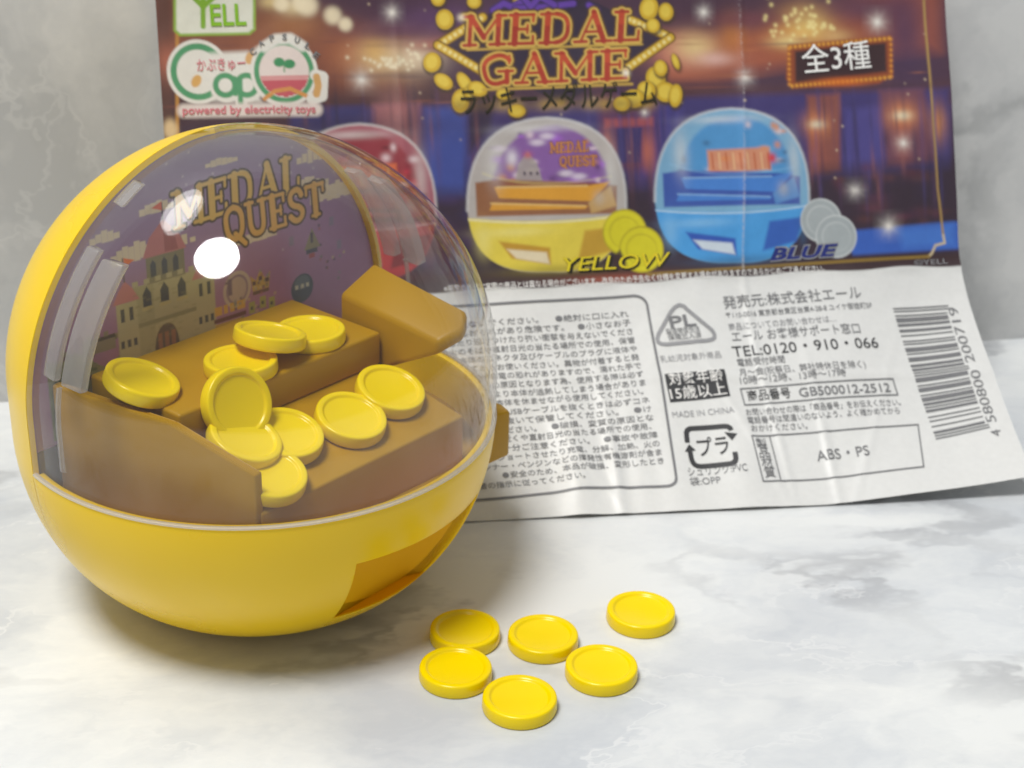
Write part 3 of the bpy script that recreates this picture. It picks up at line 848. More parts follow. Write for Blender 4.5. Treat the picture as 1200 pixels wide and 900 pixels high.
# upper print lettering
k = Ink()
k.text("ラッキーメダルゲーム", U(541, 132), U(770, 122), 4.0, INK["dark"], 2, .02)
k.build("title_lettering")
k = Ink(); k.text("全3種", U(941, 84), U(1021, 77), 4.4, INK["white"], 2, .02); k.build("count_lettering")
k = Ink(); k.text("YELLOW", U(661, 318), U(787, 311), 2.8, INK["yellow"], 2, .0, .22); k.text("YELLOW", U(663, 319.5), U(789, 312.5), 2.8, INK["dark"], 1, .02, .22); k.build("colour_name", "yellow slanted capitals under the yellow toy picture")
k = Ink(); k.text("BLUE", U(902, 305), U(983, 299), 2.4, INK["navy"], 2, .03, .3); k.text("BLUE", U(902, 305.6), U(984, 299.6), 2.6, INK["soft"], 1, .07, .3); k.build("colour_name", "navy slanted capitals under the blue toy picture")
k = Ink(); k.text("ELL", U(247, 30), U(289, 29), 4.0, INK["green"], 2, .02); k.build("maker_lettering")
k = Ink()
k.text("かぷきゅー", U(231, 83), U(288, 80), 1.9, INK["pink"], 2, .01)
k.text("powered by electricity toys", U(214, 134), U(370, 132), 1.5, INK["pink"], 2, .02)
for i, ch in enumerate("CAPSULE"):
    a = -1.02 + i * .34; k.text(ch, U(333 + 41 * math.sin(a) - 2.2, 86 - 39 * math.cos(a)), U(333 + 41 * math.sin(a) + 3.2, 86 - 39 * math.cos(a) + 5 * math.sin(a)), 1.2, G_, 2, .02)
k.build("logo_lettering")
k = Ink(); k.text("※掲載の画像は実際の商品とは異なる場合がございます。改良のため予告なく仕様を変更する場合がありますのであらかじめご了承ください。", U(520, 342.5), U(965, 318.5), 1.15, INK["white"], 2, .02)
k.text("©YELL", U(1072, 311), U(1112, 308.5), 1.1, INK["soft"], 2); k.build("small_print")

# warning panel
k = Ink()
LINES = ["口の中に入れないでください。    ●絶対に口に入れ", "のどに詰まるおそれがあり危険です。   ●小さなお子", "●落としたり投げつけたり強い衝撃を与えないでくださ",
         "●火のそばや直射日光の当たる場所での使用、保管", "●本体のコネクタ及びケーブルのプラグに液体や", "拭いてからお使いください。異物が付着すると発", "火や感電の恐れがありますので、濡れた手で",
         "故障の原因となります為、使用する際は必ず", "●長時間により本体が過熱してしまう場合がありま", "一度は本体を休ませながら使用してください。", "す。●USBケーブルを抜くときは必ずコネ", "クタ(端子)を抜いて保管してください。   ●け",
         "しないでください。   ●破損、変質の原因とな", "温の近くや直射日光の当たる場所での使用、", "取り扱いには十分ご注意ください。   ●事故や故障", "●ショートさせたり充電、分解、加熱、火の", "シンナー・ベンジンなどの揮発性有機溶剤が含ま",
         "●安全のため、本品が破損、変形したとき", "保護者の指示に従ってください。"]
n_ = len(LINES)
for i, s_ in enumerate(LINES):
    t_ = i / (n_ - 1)
    ry = 369 + (555 - 369) * t_; rx = 738 + (780 - 738) * t_
    if i == n_ - 1: rx, ry = 690, 563
    cw = 9.9
    x0 = rx - len(s_) * cw
    if x0 < 470: s_ = s_[int((470 - x0) / cw):]; x0 = rx - len(s_) * cw
    if s_.endswith(("。", "、")): rx -= 5
    k.text(s_, Lm(x0, ry + (rx - x0) * .075), Lm(rx, ry), 1.06, G_, 1, .012)
k.build("warning_text")
k = Ink()
fr = [Lm(*q) for q in [(430, 366), (560, 357), (744, 345)]] + [Lm(*q) for q in bez((744, 345), (756, 346), (759, 356), 6)[1:]] + \
     [Lm(*q) for q in [(775, 450), (791, 560)]] + [Lm(*q) for q in bez((791, 560), (793, 570), (782, 572), 6)[1:]] + [Lm(*q) for q in [(700, 574), (560, 586), (440, 598)]]
k.path(fr, .5, G_, 1)
k.build("panel_border")

# caution triangle
k = Ink()
tri = []
for (x, y), (xa, ya), (xb, yb) in (((796, 350), (786, 366), (806, 364)), ((842, 399), (834, 388), (829, 400)), ((766, 404), (781, 404), (772, 391))):
    tri += [Lm(*q) for q in bez((xa, ya), (x, y), (xb, yb), 5)]
k.path(tri, .75, S_, 1, True)
k.text("PL", Lm(786, 385), Lm(816, 382), 2.5, G_, 2, .02)
k.text("製造物責任法", Lm(781, 392), Lm(820, 389), 1.0, G_, 2, .01); k.text("保険加入済", Lm(783, 399), Lm(822, 396.5), 1.0, G_, 2, .01)
k.build("liability_triangle")
k = Ink(); k.text("乳幼児対象外商品", Lm(774, 425), Lm(845, 420), 1.15, S_, 1); k.text("MADE IN CHINA", Lm(788, 491), Lm(860, 485), 1.25, S_, 1); k.build("origin_text")
# age badge
k = Ink()
k.quad(Lm(778, 440), Lm(848, 434), Lm(855, 466), Lm(785, 473), B_, 0)
k.text("対象年齢", Lm(784, 452), Lm(847, 446.5), 2.1, INK["white"], 2, .03); k.text("15歳以上", Lm(786, 469), Lm(851, 463), 2.1, INK["white"], 2, .03)
k.build("age_badge")
# recycling mark: two hooked arrows round katakana
k = Ink()
k.path([Lm(*q) for q in [(805, 520), (804, 510)] + bez((804, 508), (805, 503), (812, 503), 5) + [(846, 501)] + bez((848, 501), (855, 501), (856, 506), 4)], .95, B_, 1)
k.raw([Lm(848, 508), Lm(863, 510), Lm(857, 518)], [[0, 1, 2]], B_, 1)
k.path([Lm(*q) for q in [(860, 532), (861, 538)] + bez((861, 540), (861, 546), (853, 546), 5) + [(822, 548)] + bez((820, 548), (812, 548), (810, 540), 5) + [(808, 530)]], .95, B_, 1)
k.raw([Lm(802, 531), Lm(815, 529), Lm(807, 522)], [[0, 1, 2]], B_, 1)
k.text("プラ", Lm(819, 535), Lm(855, 532), 3.1, B_, 2, .03)
k.build("recycling_mark")
k = Ink(); k.text("シュリンク:PVC", Lm(806, 559.5), Lm(875, 554.5), 1.5, G_, 1); k.text("袋:OPP", Lm(808, 571), Lm(844, 568), 1.4, G_, 1); k.build("material_text")
# maker's address block
k = Ink()
k.text("発売元:株式会社エール", Lm(848, 362), Lm(1009, 350), 2.1, G_, 1, .01)
k.text("〒110-0016 東京都台東区台東4-28-8 ユイケ御徒町5F", Lm(851, 374), Lm(1022, 362), 1.05, G_, 1, .015)
k.text("商品についてのお問い合わせは…", Lm(854, 388), Lm(979, 379), 1.2, S_, 1, .005)
k.text("エール お客様サポート窓口", Lm(858, 401), Lm(1008, 391.5), 1.75, G_, 1, .008)
k.text("TEL:0120・910・066", Lm(859, 419.5), Lm(1030, 408), 2.25, B_, 1, .022)
k.text("電話受付時間", Lm(864, 430), Lm(919, 426.5), 1.25, G_, 1, .01)
k.text("月〜金(祝祭日、弊社特休日を除く)", Lm(866, 442), Lm(1014, 432), 1.3, G_, 1, .004)
k.text("10時〜12時、13時〜17時", Lm(867, 451.5), Lm(990, 443), 1.3, G_, 1, .004)
k.text("お問い合わせの際は「商品番号」をお伝えください。", Lm(874, 488), Lm(1056, 474), 1.15, G_, 1, .004)
k.text("電話番号は間違いのないよう、よく確かめてから", Lm(876, 497.5), Lm(1055, 484), 1.15, G_, 1, .004)
k.text("おかけください。", Lm(880, 507), Lm(946, 503), 1.15, G_, 1, .004)
k.build("address_text")
k = Ink()
k.path([Lm(*q) for q in [(867, 457), (1046, 444), (1052, 462), (872, 476)]], .28, G_, 1, True)
k.text("商品番号", Lm(876, 470.5), Lm(926, 467), 1.75, B_, 2, .012); k.text("GB500012-2512", Lm(936, 467), Lm(1044, 459), 1.85, G_, 2, .012)
k.build("product_number")
k = Ink()
k.path([Lm(*q) for q in [(880, 513), (1076, 497), (1082, 549), (893, 566)]], .28, G_, 1, True)
k.bar(Lm(901, 511.5), Lm(914, 563.5), .24, G_, 2)
for i, ch in enumerate("製品材質"): k.text(ch, Lm(886 + i * 3.1, 527 + i * 11.2), Lm(899 + i * 3.1, 526 + i * 11.2), 1.7, G_, 2, .01)
k.text("ABS・PS", Lm(958, 540), Lm(1019, 534.5), 2.1, G_, 2, .004)
k.build("material_table")
# barcode 4 580800 200719 (EAN-13), turned sideways
k = Ink()
Lc = "0001101 0011001 0010011 0111101 0100011 0110001 0101111 0111011 0110111 0001011".split()
Gc = [c[::-1].translate(str.maketrans("01", "10")) for c in Lc]; Rc = [c.translate(str.maketrans("01", "10")) for c in Lc]
num = "4580800200719"; par = {"4": "LGLLGG"}["4"]
bits = "101" + "".join((Lc if f == "L" else Gc)[int(d)] for d, f in zip(num[1:7], par)) + "01010" + "".join(Rc[int(d)] for d in num[7:]) + "101"
tl, tr = np.array(Lm(1097, 515)), np.array(Lm(1156, 503))      # first bar (bottom)
bl, br = np.array(Lm(1047, 361)), np.array(Lm(1109, 356))      # last bar (top)
nb = len(bits); i = 0
while i < nb:
    if bits[i] == "1":
        j = i
        while j < nb and bits[j] == "1": j += 1
        guard = i < 3 or i >= nb - 3 or 45 <= i < 50
        t0, t1 = i / nb, (j - .12) / nb; x1 = 1.06 if guard else 1.0
        A0 = tl + (bl - tl) * t0; A1 = tl + (bl - tl) * t1; B0 = tr + (br - tr) * t0; B1 = tr + (br - tr) * t1
        k.quad(A0, A0 + (B0 - A0) * x1, A1 + (B1 - A1) * x1, A1, G_, 1); i = j
    else: i += 1
dv = (br - tr) / np.linalg.norm(br - tr); dh = (tr - tl) / np.linalg.norm(tr - tl)
for s_, t0, t1 in (("4", -.085, -.03), ("580800", .035, .46), ("200719", .53, .97)):
    base = tr + dh * 2.3
    k.text(s_, base + (br - tr) * t0, base + (br - tr) * t1, 2.0, G_, 1, .0)
k.build("barcode")

# ------------------------------------------------------------------ capsule toy
# machine frame: x across, -y is the front, z up (mm); the Empty stands at the foot and is turned on the table
TOY_YAW = R(51)
toy = bpy.data.objects.new("coin_pusher_toy", None); COL.objects.link(toy)
toy.location = (BALL.x, BALL.y, 0); toy.rotation_euler[2] = TOY_YAW
tag(toy, "round yellow capsule coin pusher toy with clear dome front, standing on the marble table", "capsule toy")

RB, RF, Z1, ZC, HT, PD, PB = 37.5, 12.3, 31.1, 38.9, 75.7, 1.94, 1.965
RIM, SPLIT = 30.1, 8.0


def rad(z):
    z = np.asarray(z, float)
    lo = RF + (RB - RF) * (1 - np.clip(1 - z / Z1, 0, 1) ** PB) ** (1 / PB)
    hi = RB * np.clip(1 - np.clip((z - ZC) / (HT - ZC), 0, 1) ** PD, 0, 1) ** (1 / PD)
    return np.where(z < Z1, lo, np.where(z > ZC, hi, RB))


def profile(z0, z1, n):
    """(r, z) samples from z0 to z1, closer together where the curve turns"""
    if z1 > HT - .01:
        zz = np.concatenate([np.linspace(z0, 60, n // 2, endpoint=False), HT - (HT - 60) * (1 - np.sin(np.linspace(0, PI_ / 2, n // 2))) ** 1.0])
    else: zz = z0 + (z1 - z0) * (1 - np.cos(np.linspace(0, PI_ / 2, n)))
    return [(float(rad(z)), float(z)) for z in zz]


def sector(prof, front, nphi=120, split=SPLIT):
    """part of the turned surface in front of (or behind) the plane y = split; normals outward"""
    V, F = [], []
    for r, z in prof:
        p0 = math.asin(min(1.0, split / max(r, 1e-6)))
        a0, a1 = (PI_ - p0, 2 * PI_ + p0) if front else (p0, PI_ - p0)
        for i in range(nphi + 1):
            a = a0 + (a1 - a0) * i / nphi
            V.append((r * math.cos(a) / 1000, r * math.sin(a) / 1000, z / 1000))
    m = nphi + 1
    for j in range(len(prof) - 1):
        for i in range(nphi):
            F.append([j * m + i, j * m + i + 1, (j + 1) * m + i + 1, (j + 1) * m + i])
    me = mesh_from(V, F)
    bm = bmesh.new(); bm.from_mesh(me)
    bmesh.ops.remove_doubles(bm, verts=bm.verts[:], dist=2e-6)
    bmesh.ops.dissolve_degenerate(bm, edges=bm.edges[:], dist=1e-7)
    bmesh.ops.recalc_face_normals(bm, faces=bm.faces[:])
    # make sure normals point away from the axis
    s = sum(f.normal.dot(f.calc_center_median() - Vector((0, 0, .038))) * f.calc_area() for f in bm.faces)
    if s < 0: bmesh.ops.reverse_faces(bm, faces=bm.faces[:])
    bm.to_mesh(me); bm.free()
    return me


def solid(o, th):
    s = o.modifiers.new("s", 'SOLIDIFY'); s.thickness = th / 1000; s.offset = -1; s.use_even_offset = False
    return o


def prism(poly, z0, z1, ztop=None):
    """upright prism from a plan polygon (mm); ztop gives a height for every corner"""
    n = len(poly)
    V = [(x / 1000, y / 1000, z0 / 1000) for x, y in poly] + [(x / 1000, y / 1000, (ztop[i] if ztop else z1) / 1000) for i, (x, y) in enumerate(poly)]
    F = [list(range(n))[::-1], list(range(n, 2 * n))] + [[i, (i + 1) % n, n + (i + 1) % n, n + i] for i in range(n)]
    me = mesh_from(V, F)
    bm = bmesh.new(); bm.from_mesh(me); bmesh.ops.recalc_face_normals(bm, faces=bm.faces[:]); bm.to_mesh(me); bm.free()
    return me


def bevelled(o, w, seg=3):
    b = o.modifiers.new("b", 'BEVEL'); b.width = w / 1000; b.segments = seg; b.limit_method = 'ANGLE'
    return bake_mods(o, 35)


YEL = plastic("yellow_plastic", lin((248, 206, 10)), rough=0.28, spec=0.42, sss=0.08, var=0.03, bump=0.04, scale=40)
AMB = plastic("amber_plastic", lin((180, 136, 0)), rough=0.4, spec=0.35, sss=0.0, var=0.05, bump=0.004, scale=55)
COIN = plastic("medal_plastic", lin((249, 218, 0)), rough=0.24, spec=0.4, sss=0.08, var=0.02, bump=0.0, scale=160)
TRAY = plastic("tray_plastic", lin((236, 180, 4)), rough=0.38, spec=0.35, var=0.04, bump=0.03, scale=55)
CLEAR = clear_plastic("clear_plastic", tint=(0.985, 0.985, 0.985), haze=0.006, rough=0.03, ior=1.55, bumpy=0.05)
CLEAR_EDGE = clear_plastic("clear_plastic_edge", tint=(0.93, 0.93, 0.92), haze=0.55, rough=0.05, haze_col=(0.93, 0.93, 0.92))
CLEAR_RIB = clear_plastic("clear_plastic_rib", tint=(0.93, 0.93, 0.93), haze=0.3, rough=0.1, bumpy=0.9, haze_col=(0.85, 0.84, 0.82))

# yellow back shell
sh = link("back_shell", sector(profile(0.35, HT, 90), False, 90), YEL, toy)
solid(sh, 0.95)
bake_mods(sh, 40)
# yellow bowl with the payout opening cut out
bowl = link("bowl", sector([(0.4, 0), (6, 0), (RF, 0)] + [(r, z) for r, z in profile(0.05, RIM, 46)], True, 160, SPLIT - 0.12), YEL, toy)
solid(bowl, 1.6)
bake_mods(bowl)
cut_plan = [(-15.4, -44), (-12.4, -33), (-11.4, -27.5), (4.2, -27.5), (15.2, -32.0), (22, -44)]
zb = [9.2] * 6; ztp = [21.6, 21.6, 21.6, 21.6, 21.2, 21.2]
cutter = link("cutter", prism(cut_plan, 9.0, 21.6, ztp), None)
cutter.location = toy.location; cutter.rotation_euler = toy.rotation_euler
bpy.context.view_layer.update()
bo = bowl.modifiers.new("cut", 'BOOLEAN'); bo.operation = 'DIFFERENCE'; bo.object = cutter; bo.solver = 'EXACT'
bake_mods(bowl, 32)
bpy.data.objects.remove(cutter)
bv = bowl.modifiers.new("b", 'BEVEL'); bv.width = 0.00022; bv.segments = 2; bv.limit_method = 'ANGLE'; bv.angle_limit = R(50)
bake_mods(bowl, 40)


# tray behind the opening: floor, roof, back and cheeks, trimmed to the inside of the bowl
def turned_body(shrink):
    pr = [(0, 0.5), (RF, 0.5)] + [(max(r - shrink, 1), max(z, .5)) for r, z in profile(1.2, 29.5, 40)] + [(0, 29.5)]
    n = 120; V, F = [], []
    for r, z in pr[1:-1]:
        for i in range(n): V.append((r * math.cos(2 * PI_ * i / n) / 1000, r * math.sin(2 * PI_ * i / n) / 1000, z / 1000))
    m = len(pr) - 2
    for j in range(m - 1):
        for i in range(n): F.append([j * n + i, j * n + (i + 1) % n, (j + 1) * n + (i + 1) % n, (j + 1) * n + i])
    F += [list(range(n))[::-1], [(m - 1) * n + i for i in range(n)]]
    return mesh_from(V, F)


tr_ = link("payout_tray", prism([(-16.1, -43), (-13.2, -33), (-12.2, -26.7), (4.5, -26.7), (15.9, -31.4), (22.6, -43)], 8.3, 22.1), TRAY, toy)
tools = []
for nm, msh, op in (("tool", prism([(-15.9, -46), (-12.4, -33), (-11.4, -27.5), (4.2, -27.5), (15.2, -32.0), (23, -46)], 9.02, 0, [21.55] * 4 + [21.15] * 2), 'DIFFERENCE'), ("tool", turned_body(0.35), 'INTERSECT')):
    q_ = link(nm, msh, None, toy); tools.append(q_)
    bpy.context.view_layer.update()
    bo = tr_.modifiers.new("c", 'BOOLEAN'); bo.operation = op; bo.object = q_; bo.solver = 'EXACT'
bpy.context.view_layer.update()
bake_mods(tr_, 30)
for q_ in tools: bpy.data.objects.remove(q_)

# clear dome, its foot ring and the clear ribs moulded beside the shell
dome = link("clear_dome", sector(profile(RIM + .62, HT, 96), True, 150, SPLIT - 0.25), CLEAR, toy)
solid(dome, 1.1)
bake_mods(dome, 40)


def ring_sector(pts, front=True, nphi=160, split=SPLIT - .25, mat=None, name="ring", parent=None):
    """closed band profile (r, z) swept round the front"""
    V, F = [], []; n = len(pts)
    for i in range(nphi + 1):
        for r, z in pts:
            p0 = math.asin(min(1., split / r)); a = (PI_ - p0) + (PI_ + 2 * p0) * i / nphi
            V.append((r * math.cos(a) / 1000, r * math.sin(a) / 1000, z / 1000))
    for i in range(nphi):
        for j in range(n): F.append([i * n + j, i * n + (j + 1) % n, (i + 1) * n + (j + 1) % n, (i + 1) * n + j])
    F += [list(range(n)), [nphi * n + j for j in range(n)][::-1]]
    me = mesh_from(V, F)
    bm = bmesh.new(); bm.from_mesh(me); bmesh.ops.recalc_face_normals(bm, faces=bm.faces[:]); bm.to_mesh(me); bm.free()
    return bevelled(link(name, me, mat, parent), .12, 2)


ring_sector([(36.9, 30.2), (37.6, 30.2), (37.66, 30.4), (37.6, 30.62), (36.9, 30.62)], mat=CLEAR_EDGE, name="foot_ring", parent=dome)


def rib(side, y0, y1, z0, z1, depth, name):
    """a strip following the inside of the dome between two planes y = y0, y1"""
    V, F = [], []; n = 26
    for i in range(n + 1):
        z = z0 + (z1 - z0) * i / n
        r = float(rad(z)) - 1.15
        taper = 1.0
        for dr, yy in ((0, y0), (0, y1), (depth, y1 + .5), (depth, y0 - .5)):
            ym = yy + (0 if i not in (0, n) else 0)
            rr = r - dr
            x = math.sqrt(max(rr * rr - ym * ym, 1)) * side
            V.append((x / 1000, ym / 1000, (z - dr * .25) / 1000))
    for i in range(n):
        for j in range(4): F.append([4 * i + j, 4 * i + (j + 1) % 4, 4 * i + 4 + (j + 1) % 4, 4 * i + 4 + j])
    F += [[0, 1, 2, 3], [4 * n + j for j in range(4)][::-1]]
    me = mesh_from(V, F)
    bm = bmesh.new(); bm.from_mesh(me); bmesh.ops.recalc_face_normals(bm, faces=bm.faces[:]); bm.to_mesh(me); bm.free()
    return bevelled(link(name, me, CLEAR_RIB, dome), .3, 2)


for side in (-1, 1):
    rib(side, 5.4, 2.2, 46.5, 63.5, 1.5, "rib")
    rib(side, 0.8, -3.6, 46.5, 63.0, 1.7, "rib")
    rib(side, 1.6, 1.0, 33.0, 46.0, .7, "rib")
# clip tab near the top of the dome
rib(-1, 6.6, 3.6, 68.2, 70.6, 1.0, "clip_tab")

# printed card at the back of the stage
CZ0, CZ1, CY = 33.0, 73.8, 8.75
nz, nx = 260, 330
zc_ = np.linspace(CZ1, CZ0, nz)
hw = np.sqrt(np.maximum((rad(zc_) - 1.15) ** 2 - CY ** 2, .5))
uu = np.linspace(-1, 1, nx)
CX = hw[:, None] * uu[None, :]; CZ = np.repeat(zc_[:, None], nx, 1)
card = Raster(CX, -CZ, (116, 92, 134)); card.px = .2
cp = lambda x, z: (x, -z)


def cpoly(pts, col, k=1.0, soft=None): card.poly([cp(*q) for q in pts], col, k, soft)


def crect(x0, z0, x1, z1, col, k=1.0): cpoly([(x0, z0), (x1, z0), (x1, z1), (x0, z1)], col, k)


g = np.clip((CZ - 45) / 28, 0, 1)
card.a[:] = lin((150, 108, 146)) * (1 - g[..., None]) + lin((138, 128, 168)) * g[..., None]
rc = random.Random(5)


def cloud(x, z, w, h, col=(206, 194, 170)):
    for i in range(int(w / .8)):
        t_ = i / max(1, int(w / .8) - 1)
        hh = h * (0.35 + .65 * math.sin(PI_ * t_)) * rc.uniform(.7, 1.05)
        crect(x + t_ * w - .4, z - h * .35 * rc.uniform(.6, 1), x + t_ * w + .6, z + hh * .65, col, .92)


CDX, CDZ = 2.2, -.6      # where the castle scene sits on the card
cp0 = cp
cp = lambda x, z: cp0(x + CDX + .07 * x, z + CDZ - .04 * x)
for c in [(-19.8, 58.2, 7, 3.2), (13.5, 61.6, 7, 3), (-14.5, 64.5, 5, 2), (2.5, 55.6, 7, 2.2), (17.5, 59.6, 9, 3.2), (-23, 62, 4, 2), (15, 66.5, 4.5, 2.4), (-2.5, 69.2, 5, 1.4), (-9, 58.3, 3, 1.8)]: cloud(*c)
for i in range(34):
    x, z = rc.uniform(-24, 24), rc.uniform(48, 72)
    crect(x, z, x + .35, z + .35, (200, 190, 200), .5)
# meadow and trees
hills = [(-32, 33)] + [(x, 44.2 + 1.6 * math.sin(x * .37) + .8 * math.sin(x * .9)) for x in np.linspace(-32, 30, 40)] + [(30, 33)]
hills = [(x, z) if x < -5.5 else (-5.5, min(z, 41)) for x, z in hills]
cpoly(hills, (118, 122, 84))
for i in range(120):
    x = rc.uniform(-30, -12) if i < 90 else rc.uniform(-12, -6); z = rc.uniform(38, 46.5)
    c = rc.choice([(64, 80, 50), (92, 100, 70), (130, 126, 96), (150, 140, 120), (100, 60, 60), (60, 64, 70)])
    s_ = rc.uniform(.4, 1.1); crect(x, z, x + s_, z + s_ * .8, c, .8)
# castle
ST, SD, RD, WN_ = (164, 158, 128), (128, 126, 98), (176, 112, 118), (56, 62, 76)
crect(-17.2, 38, -5.6, 53.2, ST); crect(-16.8, 46.5, -5.8, 47.2, SD)
cpoly([(-17.2, 38), (-13.6, 38), (-13.4, 53), (-17.2, 53.2)], SD, .35)
crect(-14.4, 53, -7.6, 57.4, (120, 116, 96))
cpoly([(-14.9, 57.2), (-13.6, 60.2), (-11, 62.6), (-8.4, 60.0), (-7.1, 57.2)], RD); cpoly([(-11, 62.4), (-9.2, 60.4), (-8.6, 57.4), (-11, 57.4)], (130, 64, 70), .6)
for x in (-13.2, -11.2, -9.2): cpoly([(x - .5, 54), (x + .5, 54), (x + .5, 56), (x, 56.7), (x - .5, 56)], WN_)
for x in (-14.6, -11.5, -8.4): cpoly([(x - .75, 49.6), (x + .75, 49.6), (x + .75, 51.6), (x, 52.8), (x - .75, 51.6)], WN_); crect(x - 1, 49.0, x + 1, 49.5, (170, 160, 118))
for i in range(6): crect(-17 + i * 2, 53.2, -16 + i * 2, 54.0, ST)
for xo, zt in ((-20, 51.2), (-6, 51.6)):
    crect(xo, 38, xo + 3.6, zt, ST); cpoly([(xo - .5, zt), (xo + .6, zt + 2), (xo + 1.8, zt + 3.4), (xo + 3, zt + 2), (xo + 4.1, zt)], RD)
    for q in (1.0, 2.5): crect(xo + q - .3, zt - 3, xo + q + .35, zt - .9, WN_)
    for q in (.7, 1.8, 2.9): crect(xo + q - .3, 44, xo + q + .3, 45.2, WN_)
crect(-18.4, 54.4, -18.15, 58.2, (90, 80, 80)); cpoly([(-18.1, 58.2), (-16.3, 57.5), (-18.1, 56.7)], (214, 110, 60))
crect(-11.1, 62.4, -10.85, 65.2, (70, 66, 80)); cpoly([(-11, 65.4), (-12.8, 64.7), (-11, 64)], (200, 92, 70))
cpoly([(-13.8, 38)] + bez((-13.8, 42.5), (-13.4, 46), (-11.5, 46), 6) + bez((-11.5, 46), (-9.8, 46), (-9.4, 42.5), 6) + [(-9.4, 38)], (90, 76, 70))
for x in (-12.8, -11.6, -10.4): crect(x - .35, 38, x + .35, 44.6, (140, 96, 76))
for i in range(60):
    x, z = rc.uniform(-17, -6), rc.uniform(39, 53); crect(x, z, x + .8, z + .3, SD, .35)
crect(-26, 44.6, -20.5, 46.4, (128, 120, 104)); crect(-26, 46.4, -20.5, 47, (60, 58, 60))
for x in (-25.2, -23.8, -22.4): crect(x, 46.9, x + .8, 47.7, (128, 120, 104))
# coin emblem and plaque
card.ell(4.2, -47.2, 2.9, 3.1, (176, 160, 150)); card.ell(4.2, -47.2, 2.3, 2.5, (132, 112, 130)); card.ell(4.2, -47.2, 1.9, 2.1, (170, 152, 146))
crect(.1, 47.2, .9, 50.0, (110, 92, 110)); crect(-.4, 49.2, .4, 49.6, (110, 92, 110))
for x, w in ((-2.6, 1.4), (-.9, .8), (.3, 1.0), (1.7, 1.6)): crect(x, 44.4, x + w, 45.9, (190, 150, 60))
crect(-2.8, 43.2, 3.4, 43.9, (96, 52, 50)); crect(-2.6, 42.4, 3.0, 43.0, (180, 150, 70))
# little crown on a cup, a dark round critter, a bird-like sprite: generic pixel patches
cpoly([(4.9, 46.6), (8.1, 46.6), (8.5, 49.4), (7.4, 48.4), (6.5, 50.2), (5.6, 48.4), (4.5, 49.4)], (176, 146, 78)); crect(4.9, 46.0, 8.1, 46.6, (96, 74, 60))
for i in range(70):
    x, z = rc.choice([(6.5, 47.4), (14.9, 44.6), (17.3, 52), (0.5, 45), (6, 43.4), (21, 47)]); x += rc.gauss(0, 1.3); z += rc.gauss(0, 1.3)
    crect(x, z, x + .5, z + .5, rc.choice([(84, 76, 92), (178, 160, 120), (120, 124, 130), (150, 96, 100), (96, 110, 96)]), .7)
for x, z in ((5.2, 48), (6.5, 48.6), (7.8, 48)): crect(x - .35, z - .35, x + .35, z + .35, (80, 60, 70))
for x, z in ((4.0, 43), (6.2, 43.4), (8.0, 42.8)): crect(x, z, x + 1.2, z + 2, (150, 150, 80)); crect(x + .3, z + .6, x + .8, z + 1.2, (70, 70, 70))
card.ell(18.2, -43.4, 2.5, 2.5, (62, 72, 88)); card.ell(18.2, -44.4, 1.7, 1.2, (88, 100, 110))
for x in (13.8, 15.0, 16.1): crect(x - .3, 44.6, x + .3, 45.3, (190, 190, 170))
crect(16.0, 50.2, 18.4, 51.2, (70, 68, 90)); cpoly([(15.6, 51), (17.3, 54.6), (19.0, 51)], (130, 124, 100)); crect(17.0, 52, 17.5, 53.8, (70, 60, 80)); crect(16.6, 49.4, 17.8, 50.2, (150, 70, 70))
for x, z in ((12.5, 52.5), (21, 54), (22.6, 49.5)): crect(x, z, x + 1.0, z + 1.6, (120, 120, 140), .7)
slab_word(card, "MEDAL", (-7.4, -66.2), (18.4, -66.6), (-7.4, -60.0), (206, 172, 92), (70, 56, 48), None, gap=.1, ew=.45)
slab_word(card, "QUEST", (2.0, -61.2), (23.4, -60.9), (2.4, -55.2), (204, 160, 84), (70, 56, 48), None, gap=.12, ew=.45)
V = np.stack([CX, np.full_like(CX, CY), CZ], -1).reshape(-1, 3) / 1000
me = bpy.data.meshes.new("card")
idx = np.arange(nz * nx).reshape(nz, nx)
F4 = np.stack([idx[:-1, :-1], idx[1:, :-1], idx[1:, 1:], idx[:-1, 1:]], -1).reshape(-1, 4)
me.from_pydata(V.tolist(), [], F4.tolist()); me.update()
ca = me.color_attributes.new("print", 'FLOAT_COLOR', 'POINT')
ca.data.foreach_set("color", np.concatenate([card.a.reshape(-1, 3), np.ones((nz * nx, 1))], 1).reshape(-1).astype(np.float32))
co_ = link("backdrop_card", me, vcol_mat("printed_card", rough=0.3, coat=0.2, gain=1.3), toy)
solid(co_, .4)

# stage: deck that slopes to the front edge, pusher block, side walls
dv_ = []
for xl, yf, zf in ((-22.6, -25.4, 30.6), (18.8, -26.6, 31.4)):
    xb = xl if xl < 0 else 16.3
    dv_ += [(xl, yf, 22.2), (xl, yf, zf), (xb, -11.0, 36.4), (xb, 9.8, 36.4), (xb, 9.8, 22.2)]
dme = mesh_from([(a / 1000, b / 1000, c / 1000) for a, b, c in dv_], [[0, 1, 2, 3, 4], [9, 8, 7, 6, 5]] + [[i, (i + 1) % 5 + 0, 5 + (i + 1) % 5, 5 + i] for i in range(5)])
bm_ = bmesh.new(); bm_.from_mesh(dme); bmesh.ops.recalc_face_normals(bm_, faces=bm_.faces[:]); bm_.to_mesh(dme); bm_.free()
st = link("playfield", dme, AMB, toy); bevelled(st, .35)
ps = link("pusher", prism([(-24.6, -11.2), (16.2, -11.2), (16.2, 9.9), (-24.6, 9.9)], 36.43, 42), AMB, toy); bevelled(ps, .5)
